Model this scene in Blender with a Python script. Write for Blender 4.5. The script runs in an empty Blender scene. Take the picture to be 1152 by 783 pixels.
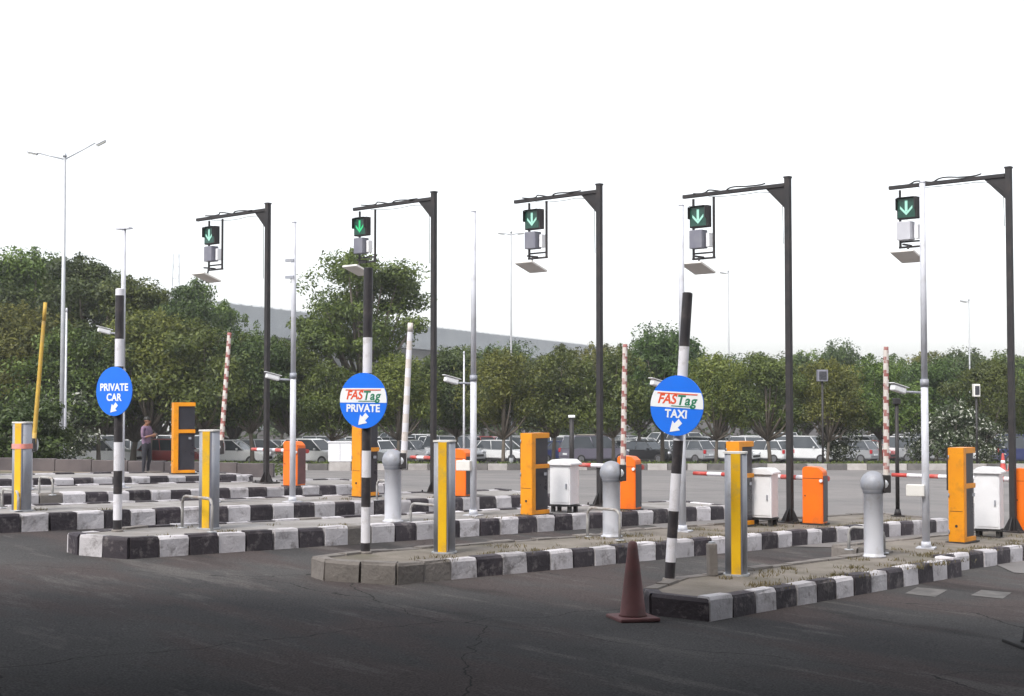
import bpy, bmesh, math, random
from mathutils import Vector, Matrix, Euler
R = math.radians
rnd = random.Random(11)
sc = bpy.context.scene
COL = sc.collection

# ------------------------------------------------------------------ camera geometry
F, CX, CY, CAMH = 1600.0, 576.0, 391.5, 2.17
PITCH = math.atan(60.5 / F)
CAM = Vector((0, 0, CAMH))
XF = 0.034                                   # cross fall of the plaza, down to the right
D = Vector((0.676, 0.737, 0)); N = Vector((0.737, -0.676, 0))     # along the lanes / across them
LANE = math.atan2(-0.676, 0.737)

def gz(x, y):
    fade = 1.0 if y < 34 else max(0.0, 1 - (y - 34) / 26)
    z = -XF * max(-18, min(18, x)) * fade
    if y > 34:
        z -= 0.031 * (min(y, 112) - 34)
    return z

def ray(px, py):
    cx, cy = (px - CX) / F, (CY - py) / F
    d = Vector((cx, math.cos(PITCH) - cy * math.sin(PITCH), math.sin(PITCH) + cy * math.cos(PITCH)))
    return d / d.y

def at(px, py, Y):
    return CAM + ray(px, py) * Y

def G(px, py, off=0.0):
    d = ray(px, py); lo, hi = 3.0, 140.0
    for _ in range(60):
        m = (lo + hi) / 2; p = CAM + d * m
        if p.z > gz(p.x, p.y) + off: lo = m
        else: hi = m
    p = CAM + d * lo
    return Vector((p.x, p.y, gz(p.x, p.y) + off))

def foot(px, Y):
    """ground point seen in the direction of column px at distance Y"""
    x = (px - CX) / F * Y * (1 + 0.0) 
    return Vector((x, Y, gz(x, Y)))

def SN(s, n, off=0.0):
    p = D * s + N * n
    return Vector((p.x, p.y, gz(p.x, p.y) + off))

def zpx(py, Y):
    return at(CX, py, Y).z

# ------------------------------------------------------------------ materials
def new_mat(name):
    m = bpy.data.materials.new(name); m.use_nodes = True
    nt = m.node_tree; b = nt.nodes['Principled BSDF']
    return m, nt, b

def pmat(name, c1, c2=None, scale=4.0, rough=0.6, bump=0.0, bscale=None, metal=0.0, detail=6.0, grime=None, gscale=2.0, gamt=0.5, rvar=0.1, stretch=None, island=0.0, gpos=(0.52, 0.66)):
    m, nt, b = new_mat(name); L = nt.links
    if c2 is None: c2 = tuple(v * 0.8 for v in c1)
    tc = nt.nodes.new('ShaderNodeTexCoord'); src = tc.outputs['Object']
    if stretch:
        mp = nt.nodes.new('ShaderNodeMapping'); mp.inputs['Scale'].default_value = stretch
        L.new(src, mp.inputs[0]); src = mp.outputs[0]
    n = nt.nodes.new('ShaderNodeTexNoise'); n.inputs['Scale'].default_value = scale; n.inputs['Detail'].default_value = detail
    L.new(src, n.inputs['Vector'])
    rp = nt.nodes.new('ShaderNodeValToRGB'); rp.color_ramp.elements[0].position = 0.35; rp.color_ramp.elements[1].position = 0.68
    rp.color_ramp.elements[0].color = (*c1, 1); rp.color_ramp.elements[1].color = (*c2, 1)
    L.new(n.outputs['Fac'], rp.inputs[0]); col = rp.outputs[0]
    if grime:
        g = nt.nodes.new('ShaderNodeTexNoise'); g.inputs['Scale'].default_value = gscale; g.inputs['Detail'].default_value = 9; g.inputs['Roughness'].default_value = 0.7
        L.new(src, g.inputs['Vector'])
        gr = nt.nodes.new('ShaderNodeValToRGB'); gr.color_ramp.elements[0].position = gpos[0]; gr.color_ramp.elements[1].position = gpos[1]
        gr.color_ramp.elements[0].color = (0, 0, 0, 1); gr.color_ramp.elements[1].color = (gamt,) * 3 + (1,)
        L.new(g.outputs['Fac'], gr.inputs[0])
        mx = nt.nodes.new('ShaderNodeMixRGB'); mx.inputs[2].default_value = (*grime, 1)
        L.new(gr.outputs[0], mx.inputs[0]); L.new(col, mx.inputs[1]); col = mx.outputs[0]
    if island:
        ge = nt.nodes.new('ShaderNodeNewGeometry'); mr = nt.nodes.new('ShaderNodeMapRange')
        mr.inputs[3].default_value = 1 - island; mr.inputs[4].default_value = 1 + island
        L.new(ge.outputs['Random Per Island'], mr.inputs[0])
        hs = nt.nodes.new('ShaderNodeHueSaturation'); L.new(mr.outputs[0], hs.inputs['Value']); L.new(col, hs.inputs['Color']); col = hs.outputs[0]
    L.new(col, b.inputs['Base Color'])
    mr2 = nt.nodes.new('ShaderNodeMapRange'); mr2.inputs[3].default_value = max(0.02, rough - rvar); mr2.inputs[4].default_value = min(1, rough + rvar)
    L.new(n.outputs['Fac'], mr2.inputs[0]); L.new(mr2.outputs[0], b.inputs['Roughness'])
    b.inputs['Metallic'].default_value = metal
    if bump:
        bn = nt.nodes.new('ShaderNodeTexNoise'); bn.inputs['Scale'].default_value = bscale or scale * 4; bn.inputs['Detail'].default_value = 8
        L.new(src, bn.inputs['Vector'])
        bp = nt.nodes.new('ShaderNodeBump'); bp.inputs['Strength'].default_value = bump; bp.inputs['Distance'].default_value = 0.02
        L.new(bn.outputs['Fac'], bp.inputs['Height']); L.new(bp.outputs[0], b.inputs['Normal'])
    return m

def emat(name, c, strength, base=(0.02, 0.05, 0.03)):
    m, nt, b = new_mat(name)
    b.inputs['Base Color'].default_value = (*base, 1)
    b.inputs['Emission Color'].default_value = (*c, 1); b.inputs['Emission Strength'].default_value = strength
    return m

def leafmat(name, c1, c2, c3=None, c3amt=0.0):
    m, nt, b = new_mat(name); L = nt.links
    ge = nt.nodes.new('ShaderNodeNewGeometry'); oi = nt.nodes.new('ShaderNodeObjectInfo'); tc = nt.nodes.new('ShaderNodeTexCoord')
    n = nt.nodes.new('ShaderNodeTexNoise'); n.inputs['Scale'].default_value = 0.9; n.inputs['Detail'].default_value = 3
    L.new(tc.outputs['Object'], n.inputs['Vector'])
    ad = nt.nodes.new('ShaderNodeMath'); ad.operation = 'MULTIPLY_ADD'; ad.inputs[1].default_value = 0.55
    L.new(ge.outputs['Random Per Island'], ad.inputs[0]); 
    mu = nt.nodes.new('ShaderNodeMath'); mu.operation = 'MULTIPLY_ADD'; mu.inputs[1].default_value = 1.5; mu.inputs[2].default_value = -0.52
    L.new(n.outputs['Fac'], mu.inputs[0]); L.new(mu.outputs[0], ad.inputs[2])
    rp = nt.nodes.new('ShaderNodeValToRGB'); rp.color_ramp.elements[0].color = (*c1, 1); rp.color_ramp.elements[1].color = (*c2, 1)
    rp.color_ramp.elements[0].position = 0.1; rp.color_ramp.elements[1].position = 0.9
    L.new(ad.outputs[0], rp.inputs[0])
    hs = nt.nodes.new('ShaderNodeHueSaturation')
    mr = nt.nodes.new('ShaderNodeMapRange'); mr.inputs[3].default_value = 0.475; mr.inputs[4].default_value = 0.515
    L.new(oi.outputs['Random'], mr.inputs[0]); L.new(mr.outputs[0], hs.inputs['Hue'])
    mr2 = nt.nodes.new('ShaderNodeMapRange'); mr2.inputs[3].default_value = 0.75; mr2.inputs[4].default_value = 1.25
    L.new(oi.outputs['Random'], mr2.inputs[0]); L.new(mr2.outputs[0], hs.inputs['Value'])
    L.new(rp.outputs[0], hs.inputs['Color']); col = hs.outputs[0]
    if c3:
        gt = nt.nodes.new('ShaderNodeMath'); gt.operation = 'LESS_THAN'; gt.inputs[1].default_value = c3amt
        L.new(ge.outputs['Random Per Island'], gt.inputs[0])
        mx = nt.nodes.new('ShaderNodeMixRGB'); mx.inputs[2].default_value = (*c3, 1)
        L.new(gt.outputs[0], mx.inputs[0]); L.new(col, mx.inputs[1]); col = mx.outputs[0]
    L.new(col, b.inputs['Base Color']); b.inputs['Roughness'].default_value = 0.55
    tr = nt.nodes.new('ShaderNodeBsdfTranslucent'); L.new(col, tr.inputs[0])
    ms = nt.nodes.new('ShaderNodeMixShader'); ms.inputs[0].default_value = 0.3
    out = nt.nodes['Material Output']
    L.new(b.outputs[0], ms.inputs[1]); L.new(tr.outputs[0], ms.inputs[2]); L.new(ms.outputs[0], out.inputs[0])
    return m

M = {}
M['black_steel'] = pmat('black_steel', (0.016, 0.015, 0.017), (0.028, 0.024, 0.025), 6, 0.6, 0.1, grime=(0.07, 0.05, 0.042), gamt=0.35)
M['white_steel'] = pmat('white_steel', (0.58, 0.59, 0.64), (0.50, 0.51, 0.56), 3, 0.45, 0.05, grime=(0.32, 0.29, 0.25), gscale=3, gamt=0.45)
M['grey_steel'] = pmat('grey_steel', (0.27, 0.285, 0.33), (0.34, 0.35, 0.39), 5, 0.55, 0.05, metal=0.15, grime=(0.2, 0.19, 0.18), gscale=5, gamt=0.5)
M['galv'] = pmat('galvanised', (0.42, 0.44, 0.47), (0.5, 0.51, 0.53), 3, 0.5, metal=0.4)
M['lamp_pale'] = pmat('lamp_pale', (0.40, 0.41, 0.43), (0.36, 0.37, 0.39), 2, 0.6)
M['pipe_paint'] = pmat('pipe_paint', (0.42, 0.41, 0.40), (0.30, 0.29, 0.28), 6, 0.6, grime=(0.2, 0.13, 0.09), gscale=6, gamt=0.7)
M['ochre'] = pmat('ochre_paint', (0.52, 0.33, 0.05), (0.45, 0.28, 0.05), 4, 0.6, grime=(0.3, 0.22, 0.12), gscale=6, gamt=0.6)
M['reader_pale'] = pmat('reader_pale', (0.50, 0.50, 0.54), (0.44, 0.44, 0.48), 5, 0.5)
M['device_grey'] = pmat('device_grey', (0.15, 0.15, 0.19), (0.19, 0.19, 0.22), 5, 0.5)
M['panel_grey'] = pmat('panel_grey', (0.72, 0.70, 0.67), (0.64, 0.62, 0.58), 3, 0.6)
M['white_plastic'] = pmat('white_plastic', (0.78, 0.78, 0.80), (0.70, 0.70, 0.72), 3, 0.35, grime=(0.45, 0.42, 0.38), gamt=0.3)
M['amber'] = pmat('amber_paint', (0.78, 0.30, 0.006), (0.70, 0.25, 0.006), 3, 0.4, 0.02, grime=(0.35, 0.15, 0.03), gscale=4, gamt=0.5)
M['orange'] = pmat('orange_paint', (0.84, 0.17, 0.008), (0.76, 0.14, 0.008), 3, 0.4, 0.02, grime=(0.4, 0.12, 0.03), gscale=4, gamt=0.4)
M['yellow'] = pmat('yellow_paint', (0.80, 0.48, 0.012), (0.72, 0.40, 0.010), 4, 0.45, grime=(0.4, 0.28, 0.1), gscale=5, gamt=0.5)
M['dark_panel'] = pmat('dark_panel', (0.028, 0.028, 0.036), (0.04, 0.04, 0.05), 3, 0.3)
M['rubber'] = pmat('rubber', (0.02, 0.02, 0.022), (0.035, 0.033, 0.032), 8, 0.8)
M['boom_red'] = pmat('boom_red', (0.36, 0.13, 0.115), (0.28, 0.11, 0.10), 6, 0.6, grime=(0.52, 0.44, 0.41), gscale=9, gamt=0.9)
M['red_paint'] = pmat('red_paint', (0.48, 0.05, 0.04), (0.42, 0.07, 0.06), 5, 0.5, grime=(0.55, 0.4, 0.36), gamt=0.5)
M['cream_paint'] = pmat('cream_paint', (0.66, 0.61, 0.58), (0.6, 0.54, 0.5), 5, 0.5, grime=(0.4, 0.33, 0.28), gamt=0.5)
M['cone_red'] = pmat('cone_red', (0.185, 0.078, 0.078), (0.145, 0.066, 0.066), 5, 0.7, 0.1, grime=(0.12, 0.09, 0.08), gscale=5, gamt=0.6)
M['kerb_white'] = pmat('kerb_white', (0.58, 0.56, 0.585), (0.44, 0.42, 0.44), 3, 0.8, 0.5, 25, grime=(0.13, 0.115, 0.11), gscale=4.2, gamt=0.7, island=0.16, gpos=(0.53, 0.66))
M['kerb_black'] = pmat('kerb_black', (0.030, 0.024, 0.032), (0.055, 0.046, 0.054), 3, 0.75, 0.5, 25, grime=(0.20, 0.18, 0.18), gscale=6.5, gamt=0.6, island=0.22, gpos=(0.53, 0.64))
M['kerb_raw'] = pmat('kerb_raw', (0.15, 0.135, 0.125), (0.22, 0.20, 0.185), 2.5, 0.9, 0.6, 20, grime=(0.1, 0.09, 0.085), gscale=2.5, gamt=0.7, island=0.2)
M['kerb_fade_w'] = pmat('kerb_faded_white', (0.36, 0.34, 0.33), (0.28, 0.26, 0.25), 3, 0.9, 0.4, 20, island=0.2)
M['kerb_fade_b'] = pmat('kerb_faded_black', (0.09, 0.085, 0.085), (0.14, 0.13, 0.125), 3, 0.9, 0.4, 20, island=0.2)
M['island_top'] = pmat('island_top', (0.215, 0.19, 0.165), (0.135, 0.118, 0.098), 1.6, 0.95, 0.6, 18, grime=(0.10, 0.095, 0.06), gscale=1.1, gamt=0.7)
M['island_conc'] = pmat('island_concrete', (0.31, 0.295, 0.29), (0.22, 0.205, 0.195), 1.6, 0.9, 0.4, 18, grime=(0.12, 0.105, 0.085), gscale=1.3, gamt=0.7)
M['dirt'] = pmat('dirt', (0.20, 0.155, 0.115), (0.12, 0.095, 0.07), 0.9, 1.0, 0.7, 9, grime=(0.07, 0.085, 0.03), gscale=0.8, gamt=0.6)
M['wall_stone'] = pmat('wall_stone', (0.12, 0.10, 0.10), (0.07, 0.06, 0.064), 1.5, 0.9, 0.5, 10)
M['bark'] = pmat('bark', (0.11, 0.09, 0.07), (0.18, 0.155, 0.13), 5, 0.95, 0.8, 14, stretch=(1, 1, 0.3))
M['blue_sign'] = pmat('blue_sign', (0.004, 0.165, 0.82), (0.006, 0.15, 0.76), 4, 0.45, rvar=0.05)
M['sign_white'] = pmat('sign_white', (0.80, 0.82, 0.84), (0.76, 0.78, 0.8), 4, 0.5, rvar=0.05)
M['sign_red'] = pmat('sign_red', (0.72, 0.09, 0.03), (0.68, 0.08, 0.03), 4, 0.5)
M['sign_green'] = pmat('sign_green', (0.015, 0.20, 0.10), (0.015, 0.17, 0.09), 4, 0.5)
M['lens_dark'] = pmat('lens_dark', (0.012, 0.05, 0.038), (0.018, 0.07, 0.05), 30, 0.3)
M['arrow_lit'] = emat('arrow_lit', (0.26, 0.66, 0.50), 0.42, (0.2,0.3,0.27))
M['arrow_bright'] = emat('arrow_bright', (0.02, 0.62, 0.22), 0.6)
M['lamp_glass'] = pmat('lamp_glass', (0.55, 0.55, 0.52), (0.6, 0.6, 0.58), 3, 0.3)
M['roof_grey'] = pmat('roof_grey', (0.44, 0.46, 0.47), (0.38, 0.40, 0.42), 0.25, 0.6)
M['facade'] = pmat('facade', (0.5, 0.5, 0.5), (0.44, 0.45, 0.46), 0.2, 0.7)
M['glass'] = pmat('glass_dark', (0.035, 0.042, 0.05), (0.055, 0.062, 0.07), 1, 0.08, rvar=0.04)
M['tyre'] = M['rubber']
M['rim'] = pmat('rim', (0.38, 0.38, 0.4), (0.3, 0.3, 0.32), 4, 0.3, metal=0.8)
M['tail'] = pmat('tail_red', (0.5, 0.02, 0.03), (0.4, 0.02, 0.02), 4, 0.25)
M['head'] = pmat('head_lamp', (0.7, 0.72, 0.75), (0.6, 0.62, 0.65), 4, 0.15)
M['shade_slab'] = pmat('shade_slab_paint', (0.10, 0.10, 0.10), (0.08, 0.08, 0.08), 1, 0.9)  # dark paint of the added, unseen light-blocking roof and walls
M['marking'] = pmat('road_paint', (0.15, 0.143, 0.138), (0.085, 0.082, 0.08), 5, 0.8, 0.3, 40, grime=(0.07, 0.065, 0.065), gscale=3, gamt=0.95)
M['leaf_a'] = leafmat('leaf_mid', (0.024, 0.050, 0.011), (0.140, 0.190, 0.032))
M['leaf_b'] = leafmat('leaf_dark', (0.016, 0.038, 0.011), (0.092, 0.138, 0.032))
M['leaf_c'] = leafmat('leaf_light', (0.032, 0.056, 0.011), (0.195, 0.215, 0.036))
M['leaf_f'] = leafmat('leaf_flower', (0.025, 0.045, 0.018), (0.075, 0.10, 0.04), (0.62, 0.63, 0.56), 0.13)
M['blade'] = leafmat('grass_blade', (0.09, 0.085, 0.03), (0.24, 0.2, 0.10))

def asphalt():
    m, nt, b = new_mat('asphalt'); L = nt.links; nd = nt.nodes.new
    tc = nd('ShaderNodeTexCoord')
    mp = nd('ShaderNodeMapping'); mp.inputs['Rotation'].default_value = (0, 0, R(47.5)); L.new(tc.outputs['Object'], mp.inputs[0])
    # broad tone
    n1 = nd('ShaderNodeTexNoise'); n1.inputs['Scale'].default_value = 0.22; n1.inputs['Detail'].default_value = 6; L.new(tc.outputs['Object'], n1.inputs['Vector'])
    r1 = nd('ShaderNodeValToRGB'); e = r1.color_ramp.elements
    e[0].position = 0.34; e[0].color = (0.048, 0.047, 0.049, 1); e[1].position = 0.66; e[1].color = (0.090, 0.087, 0.086, 1)
    L.new(n1.outputs['Fac'], r1.inputs[0])
    # reddish worn patches
    mpa = nd('ShaderNodeMapping'); mpa.inputs['Scale'].default_value = (0.28, 0.75, 1); L.new(mp.outputs[0], mpa.inputs[0])
    n2 = nd('ShaderNodeTexNoise'); n2.inputs['Scale'].default_value = 0.7; n2.inputs['Detail'].default_value = 7; n2.inputs['Roughness'].default_value = 0.6; L.new(mpa.outputs[0], n2.inputs['Vector'])
    r2 = nd('ShaderNodeValToRGB'); e = r2.color_ramp.elements
    e[0].position = 0.47; e[0].color = (0, 0, 0, 1); e[1].position = 0.56; e[1].color = (0.85, 0.85, 0.85, 1); L.new(n2.outputs['Fac'], r2.inputs[0])
    m1 = nd('ShaderNodeMixRGB'); m1.inputs[2].default_value = (0.076, 0.063, 0.062, 1); L.new(r2.outputs[0], m1.inputs[0]); L.new(r1.outputs[0], m1.inputs[1])
    # pale tyre-polished streaks
    mpb = nd('ShaderNodeMapping'); mpb.inputs['Scale'].default_value = (0.22, 1.0, 1); mpb.inputs['Location'].default_value = (3, 8, 0); L.new(mp.outputs[0], mpb.inputs[0])
    n3 = nd('ShaderNodeTexNoise'); n3.inputs['Scale'].default_value = 1.9; n3.inputs['Detail'].default_value = 10; n3.inputs['Roughness'].default_value = 0.72; L.new(mpb.outputs[0], n3.inputs['Vector'])
    r3 = nd('ShaderNodeValToRGB'); e = r3.color_ramp.elements
    e[0].position = 0.545; e[0].color = (0, 0, 0, 1); e[1].position = 0.63; e[1].color = (0.6, 0.6, 0.6, 1); L.new(n3.outputs['Fac'], r3.inputs[0])
    m2 = nd('ShaderNodeMixRGB'); m2.inputs[2].default_value = (0.128, 0.120, 0.116, 1); L.new(r3.outputs[0], m2.inputs[0]); L.new(m1.outputs[0], m2.inputs[1])
    # oil stains
    n5 = nd('ShaderNodeTexNoise'); n5.inputs['Scale'].default_value = 0.9; n5.inputs['Detail'].default_value = 4; L.new(mpa.outputs[0], n5.inputs['Vector'])
    r5 = nd('ShaderNodeValToRGB'); e = r5.color_ramp.elements
    e[0].position = 0.60; e[0].color = (0, 0, 0, 1); e[1].position = 0.68; e[1].color = (0.6, 0.6, 0.6, 1); L.new(n5.outputs['Fac'], r5.inputs[0])
    m4 = nd('ShaderNodeMixRGB'); m4.inputs[2].default_value = (0.028, 0.027, 0.028, 1); L.new(r5.outputs[0], m4.inputs[0]); L.new(m2.outputs[0], m4.inputs[1])
    # aggregate
    n4 = nd('ShaderNodeTexNoise'); n4.inputs['Scale'].default_value = 55; n4.inputs['Detail'].default_value = 5; L.new(tc.outputs['Object'], n4.inputs['Vector'])
    mr = nd('ShaderNodeMapRange'); mr.inputs[1].default_value = 0.3; mr.inputs[2].default_value = 0.7; mr.inputs[3].default_value = 0.6; mr.inputs[4].default_value = 1.45; L.new(n4.outputs['Fac'], mr.inputs[0])
    hs = nd('ShaderNodeHueSaturation'); L.new(mr.outputs[0], hs.inputs['Value']); L.new(m4.outputs[0], hs.inputs['Color'])
    # cracks
    vo = nd('ShaderNodeTexVoronoi'); vo.feature = 'DISTANCE_TO_EDGE'; vo.inputs['Scale'].default_value = 0.33
    nw = nd('ShaderNodeTexNoise'); nw.inputs['Scale'].default_value = 1.3; nw.inputs['Detail'].default_value = 5; L.new(tc.outputs['Object'], nw.inputs['Vector'])
    va = nd('ShaderNodeMixRGB'); va.inputs[0].default_value = 0.35; L.new(tc.outputs['Object'], va.inputs[1]); L.new(nw.outputs['Color'], va.inputs[2]); L.new(va.outputs[0], vo.inputs['Vector'])
    lt = nd('ShaderNodeMath'); lt.operation = 'LESS_THAN'; lt.inputs[1].default_value = 0.0016; L.new(vo.outputs['Distance'], lt.inputs[0])
    m5 = nd('ShaderNodeMixRGB'); m5.inputs[2].default_value = (0.035, 0.033, 0.033, 1); L.new(lt.outputs[0], m5.inputs[0]); L.new(hs.outputs[0], m5.inputs[1])
    L.new(m5.outputs[0], b.inputs['Base Color'])
    b.inputs['Roughness'].default_value = 0.95; b.inputs['Specular IOR Level'].default_value = 0.08
    bp = nd('ShaderNodeBump'); bp.inputs['Strength'].default_value = 0.35; bp.inputs['Distance'].default_value = 0.012
    L.new(n4.outputs['Fac'], bp.inputs['Height']); L.new(bp.outputs[0], b.inputs['Normal'])
    return m
M['asphalt'] = asphalt()
M['road_far'] = pmat('road_worn', (0.20, 0.185, 0.18), (0.155, 0.148, 0.148), 0.35, 0.85, 0.3, 50, grime=(0.115, 0.108, 0.11), gscale=0.5, gamt=0.7)

# ------------------------------------------------------------------ mesh helpers
class MB:
    def __init__(s): s.bm = bmesh.new()
    def box(s, c, size, mi=0, rot=None, bevel=0.0):
        r = bmesh.ops.create_cube(s.bm, size=1.0); vs = r['verts']
        m = Matrix.Translation(Vector(c)) @ (rot.to_matrix().to_4x4() if rot else Matrix()) @ Matrix.Diagonal((*size, 1))
        bmesh.ops.transform(s.bm, matrix=m, verts=vs)
        fs = {f for v in vs for f in v.link_faces}
        for f in fs: f.material_index = mi
        if bevel:
            es = list({e for v in vs for e in v.link_edges})
            bmesh.ops.bevel(s.bm, geom=es, offset=bevel, segments=2, affect='EDGES', profile=0.5, clamp_overlap=True, material=-1)
        return s
    def cyl(s, p0, p1, r0, r1=None, seg=16, mi=0, caps=True):
        p0, p1 = Vector(p0), Vector(p1); r1 = r0 if r1 is None else r1
        ax = (p1 - p0); q = ax.to_track_quat('Z', 'Y')
        rings = []
        for p, r in ((p0, r0), (p1, r1)):
            rings.append([s.bm.verts.new(p + q @ Vector((r * math.cos(2 * math.pi * k / seg), r * math.sin(2 * math.pi * k / seg), 0))) for k in range(seg)])
        for k in range(seg):
            f = s.bm.faces.new((rings[0][k], rings[0][(k + 1) % seg], rings[1][(k + 1) % seg], rings[1][k])); f.material_index = mi; f.smooth = seg > 6
        if caps:
            for rg, rev in ((rings[0], True), (rings[1], False)):
                f = s.bm.faces.new(list(reversed(rg)) if rev else rg); f.material_index = mi
        return s
    def lathe(s, prof, c=(0, 0, 0), seg=24, mi=0, sx=1.0, sy=1.0):
        """prof: list of (r, z) bottom to top"""
        c = Vector(c); rings = []
        for r, z in prof:
            rings.append([s.bm.verts.new(c + Vector((sx * r * math.cos(2 * math.pi * k / seg), sy * r * math.sin(2 * math.pi * k / seg), z))) for k in range(seg)])
        for a, b in zip(rings, rings[1:]):
            for k in range(seg):
                f = s.bm.faces.new((a[k], a[(k + 1) % seg], b[(k + 1) % seg], b[k])); f.material_index = mi; f.smooth = True
        f = s.bm.faces.new(list(reversed(rings[0]))); f.material_index = mi
        f = s.bm.faces.new(rings[-1]); f.material_index = mi
        return s
    def tube(s, pts, r, seg=10, mi=0, radii=None):
        pts = [Vector(p) for p in pts]; rings = []
        for i, p in enumerate(pts):
            t = (pts[min(i + 1, len(pts) - 1)] - pts[max(i - 1, 0)]).normalized()
            up = Vector((0, 0, 1)) if abs(t.z) < 0.95 else Vector((0, 1, 0))
            a = t.cross(up).normalized(); b = t.cross(a)
            rr = radii[i] if radii else r
            rings.append([s.bm.verts.new(p + a * rr * math.cos(2 * math.pi * k / seg) + b * rr * math.sin(2 * math.pi * k / seg)) for k in range(seg)])
        for a, b in zip(rings, rings[1:]):
            for k in range(seg):
                f = s.bm.faces.new((a[k], a[(k + 1) % seg], b[(k + 1) % seg], b[k])); f.material_index = mi; f.smooth = True
        s.bm.faces.new(list(reversed(rings[0]))).material_index = mi; s.bm.faces.new(rings[-1]).material_index = mi
        return s
    def prism(s, poly, axis, a, b, mi=0, bevel=0.0, shrink=None):
        """poly of 2D points extruded along axis 'x','y','z' from a to b"""
        def mk(u, v, w):
            return {'x': (w, u, v), 'y': (u, w, v), 'z': (u, v, w)}[axis]
        lo = [s.bm.verts.new(mk(u, v, a)) for u, v in poly]; hi = [s.bm.verts.new(mk(u, v, b)) for u, v in poly]
        n = len(poly); fs = [s.bm.faces.new(list(reversed(lo))), s.bm.faces.new(hi)]
        for k in range(n): fs.append(s.bm.faces.new((lo[k], lo[(k + 1) % n], hi[(k + 1) % n], hi[k])))
        bmesh.ops.recalc_face_normals(s.bm, faces=fs)
        for f in fs: f.material_index = mi
        if bevel:
            es = list({e for v in lo + hi for e in v.link_edges})
            bmesh.ops.bevel(s.bm, geom=es, offset=bevel, segments=2, affect='EDGES', clamp_overlap=True, material=-1)
        return s
    def build(s, name, mats, parent=None, smooth=False):
        me = bpy.data.meshes.new(name)
        bmesh.ops.recalc_face_normals(s.bm, faces=s.bm.faces[:])
        if smooth:
            for f in s.bm.faces: f.smooth = True
        s.bm.to_mesh(me); s.bm.free()
        for m in (mats if isinstance(mats, (list, tuple)) else [mats]): me.materials.append(M[m] if isinstance(m, str) else m)
        o = bpy.data.objects.new(name, me); COL.objects.link(o)
        if parent: o.parent = parent
        return o

def thing(name, label, cat, loc=(0, 0, 0), rz=0.0, group=None, tilt=None):
    o = bpy.data.objects.new(name, None); COL.objects.link(o)
    o.empty_display_size = 0.2
    o.location = loc; o.rotation_euler = (tilt[0] if tilt else 0, tilt[1] if tilt else 0, rz)
    o['label'] = label; o['category'] = cat
    if group: o['group'] = group
    return o

def tag(o, label, cat, group=None):
    o['label'] = label; o['category'] = cat
    if group: o['group'] = group
    return o

def kids(o): return [c for c in bpy.data.objects if c.parent == o]
TREE = {}
def dup(src, loc, rz, label=None, scale=None, matmap=None, group=None, name=None):
    if src.name not in TREE:
        TREE[src.name] = [(c, kids(c)) for c in kids(src)]
    r = src.copy(); COL.objects.link(r); r.location = loc; r.rotation_euler = (0, 0, rz)
    if scale: r.scale = scale
    if label: r['label'] = label
    if group: r['group'] = group
    def swap(c):
        if matmap:
            for i, slot in enumerate(c.material_slots):
                if slot.material and slot.material.name in matmap:
                    nm = slot.material.name; slot.link = 'OBJECT'; slot.material = matmap[nm]
    for ch, gg in TREE[src.name]:
        c = ch.copy(); COL.objects.link(c); c.parent = r; swap(c)
        for g in gg:
            d = g.copy(); COL.objects.link(d); d.parent = c; swap(d)
    return r

def text_mesh(body, size, mat, name, parent, loc, bold=0.0, shear=0.0, squash=1.0, y=-0.02, spacing=1.0):
    cu = bpy.data.curves.new(name, 'FONT'); cu.body = body; cu.size = size; cu.align_x = 'CENTER'; cu.align_y = 'CENTER'
    cu.offset = bold; cu.shear = shear; cu.extrude = 0.001; cu.space_character = spacing
    o = bpy.data.objects.new(name, cu); COL.objects.link(o)
    dg = bpy.context.evaluated_depsgraph_get(); dg.update()
    me = bpy.data.meshes.new_from_object(o.evaluated_get(dg)); bpy.data.objects.remove(o); bpy.data.curves.remove(cu)
    for v in me.vertices: v.co = Vector((v.co.x * squash + loc[0], y - v.co.z, v.co.y + loc[1]))
    me.materials.clear(); me.materials.append(M[mat])
    ob = bpy.data.objects.new(name, me); COL.objects.link(ob); ob.parent = parent
    return ob

def structure(o): o['kind'] = 'structure'; return o

# ------------------------------------------------------------------ ground
def grid_sheet(name, xs, ys, mat, off=0.0, zf=gz):
    vs = [(x, y, zf(x, y) + off) for y in ys for x in xs]
    nx = len(xs); fs = [(j * nx + i, j * nx + i + 1, (j + 1) * nx + i + 1, (j + 1) * nx + i) for j in range(len(ys) - 1) for i in range(nx - 1)]
    me = bpy.data.meshes.new(name); me.from_pydata(vs, [], fs); me.materials.append(M[mat])
    for p in me.polygons: p.use_smooth = True
    o = bpy.data.objects.new(name, me); COL.objects.link(o); return o
xs = [-1800, -600, -250, -120, -80] + list(range(-60, 61, 2)) + [80, 120, 250, 600, 1800]
ys = [-300, -100, -40] + list(range(-20, 116, 2)) + [130, 160, 220, 400, 900, 2500]
structure(grid_sheet('ground', xs, ys, 'asphalt'))
structure(grid_sheet('road', list(range(-60, 61, 2)), list(range(34, 66, 2)) + [65.8], 'road_far', 0.004))

mb = MB(); vv = {}
for j in range(24):
    for i in range(48):
        s_ = 20.2 + j * 0.9 + (0.5 * math.sin(i * 0.9) + 0.35 * math.sin(i * 2.3) if j == 0 else 0); n_ = -34 + i * 0.8
        p = SN(s_, n_, 0.009); vv[i, j] = mb.bm.verts.new(p)
for j in range(23):
    for i in range(47):
        q = [vv[i, j], vv[i + 1, j], vv[i + 1, j + 1], vv[i, j + 1]]
        if max(v.co.y for v in q) < 36: mb.bm.faces.new(q)
structure(mb.build('road', 'road_far'))

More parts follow.
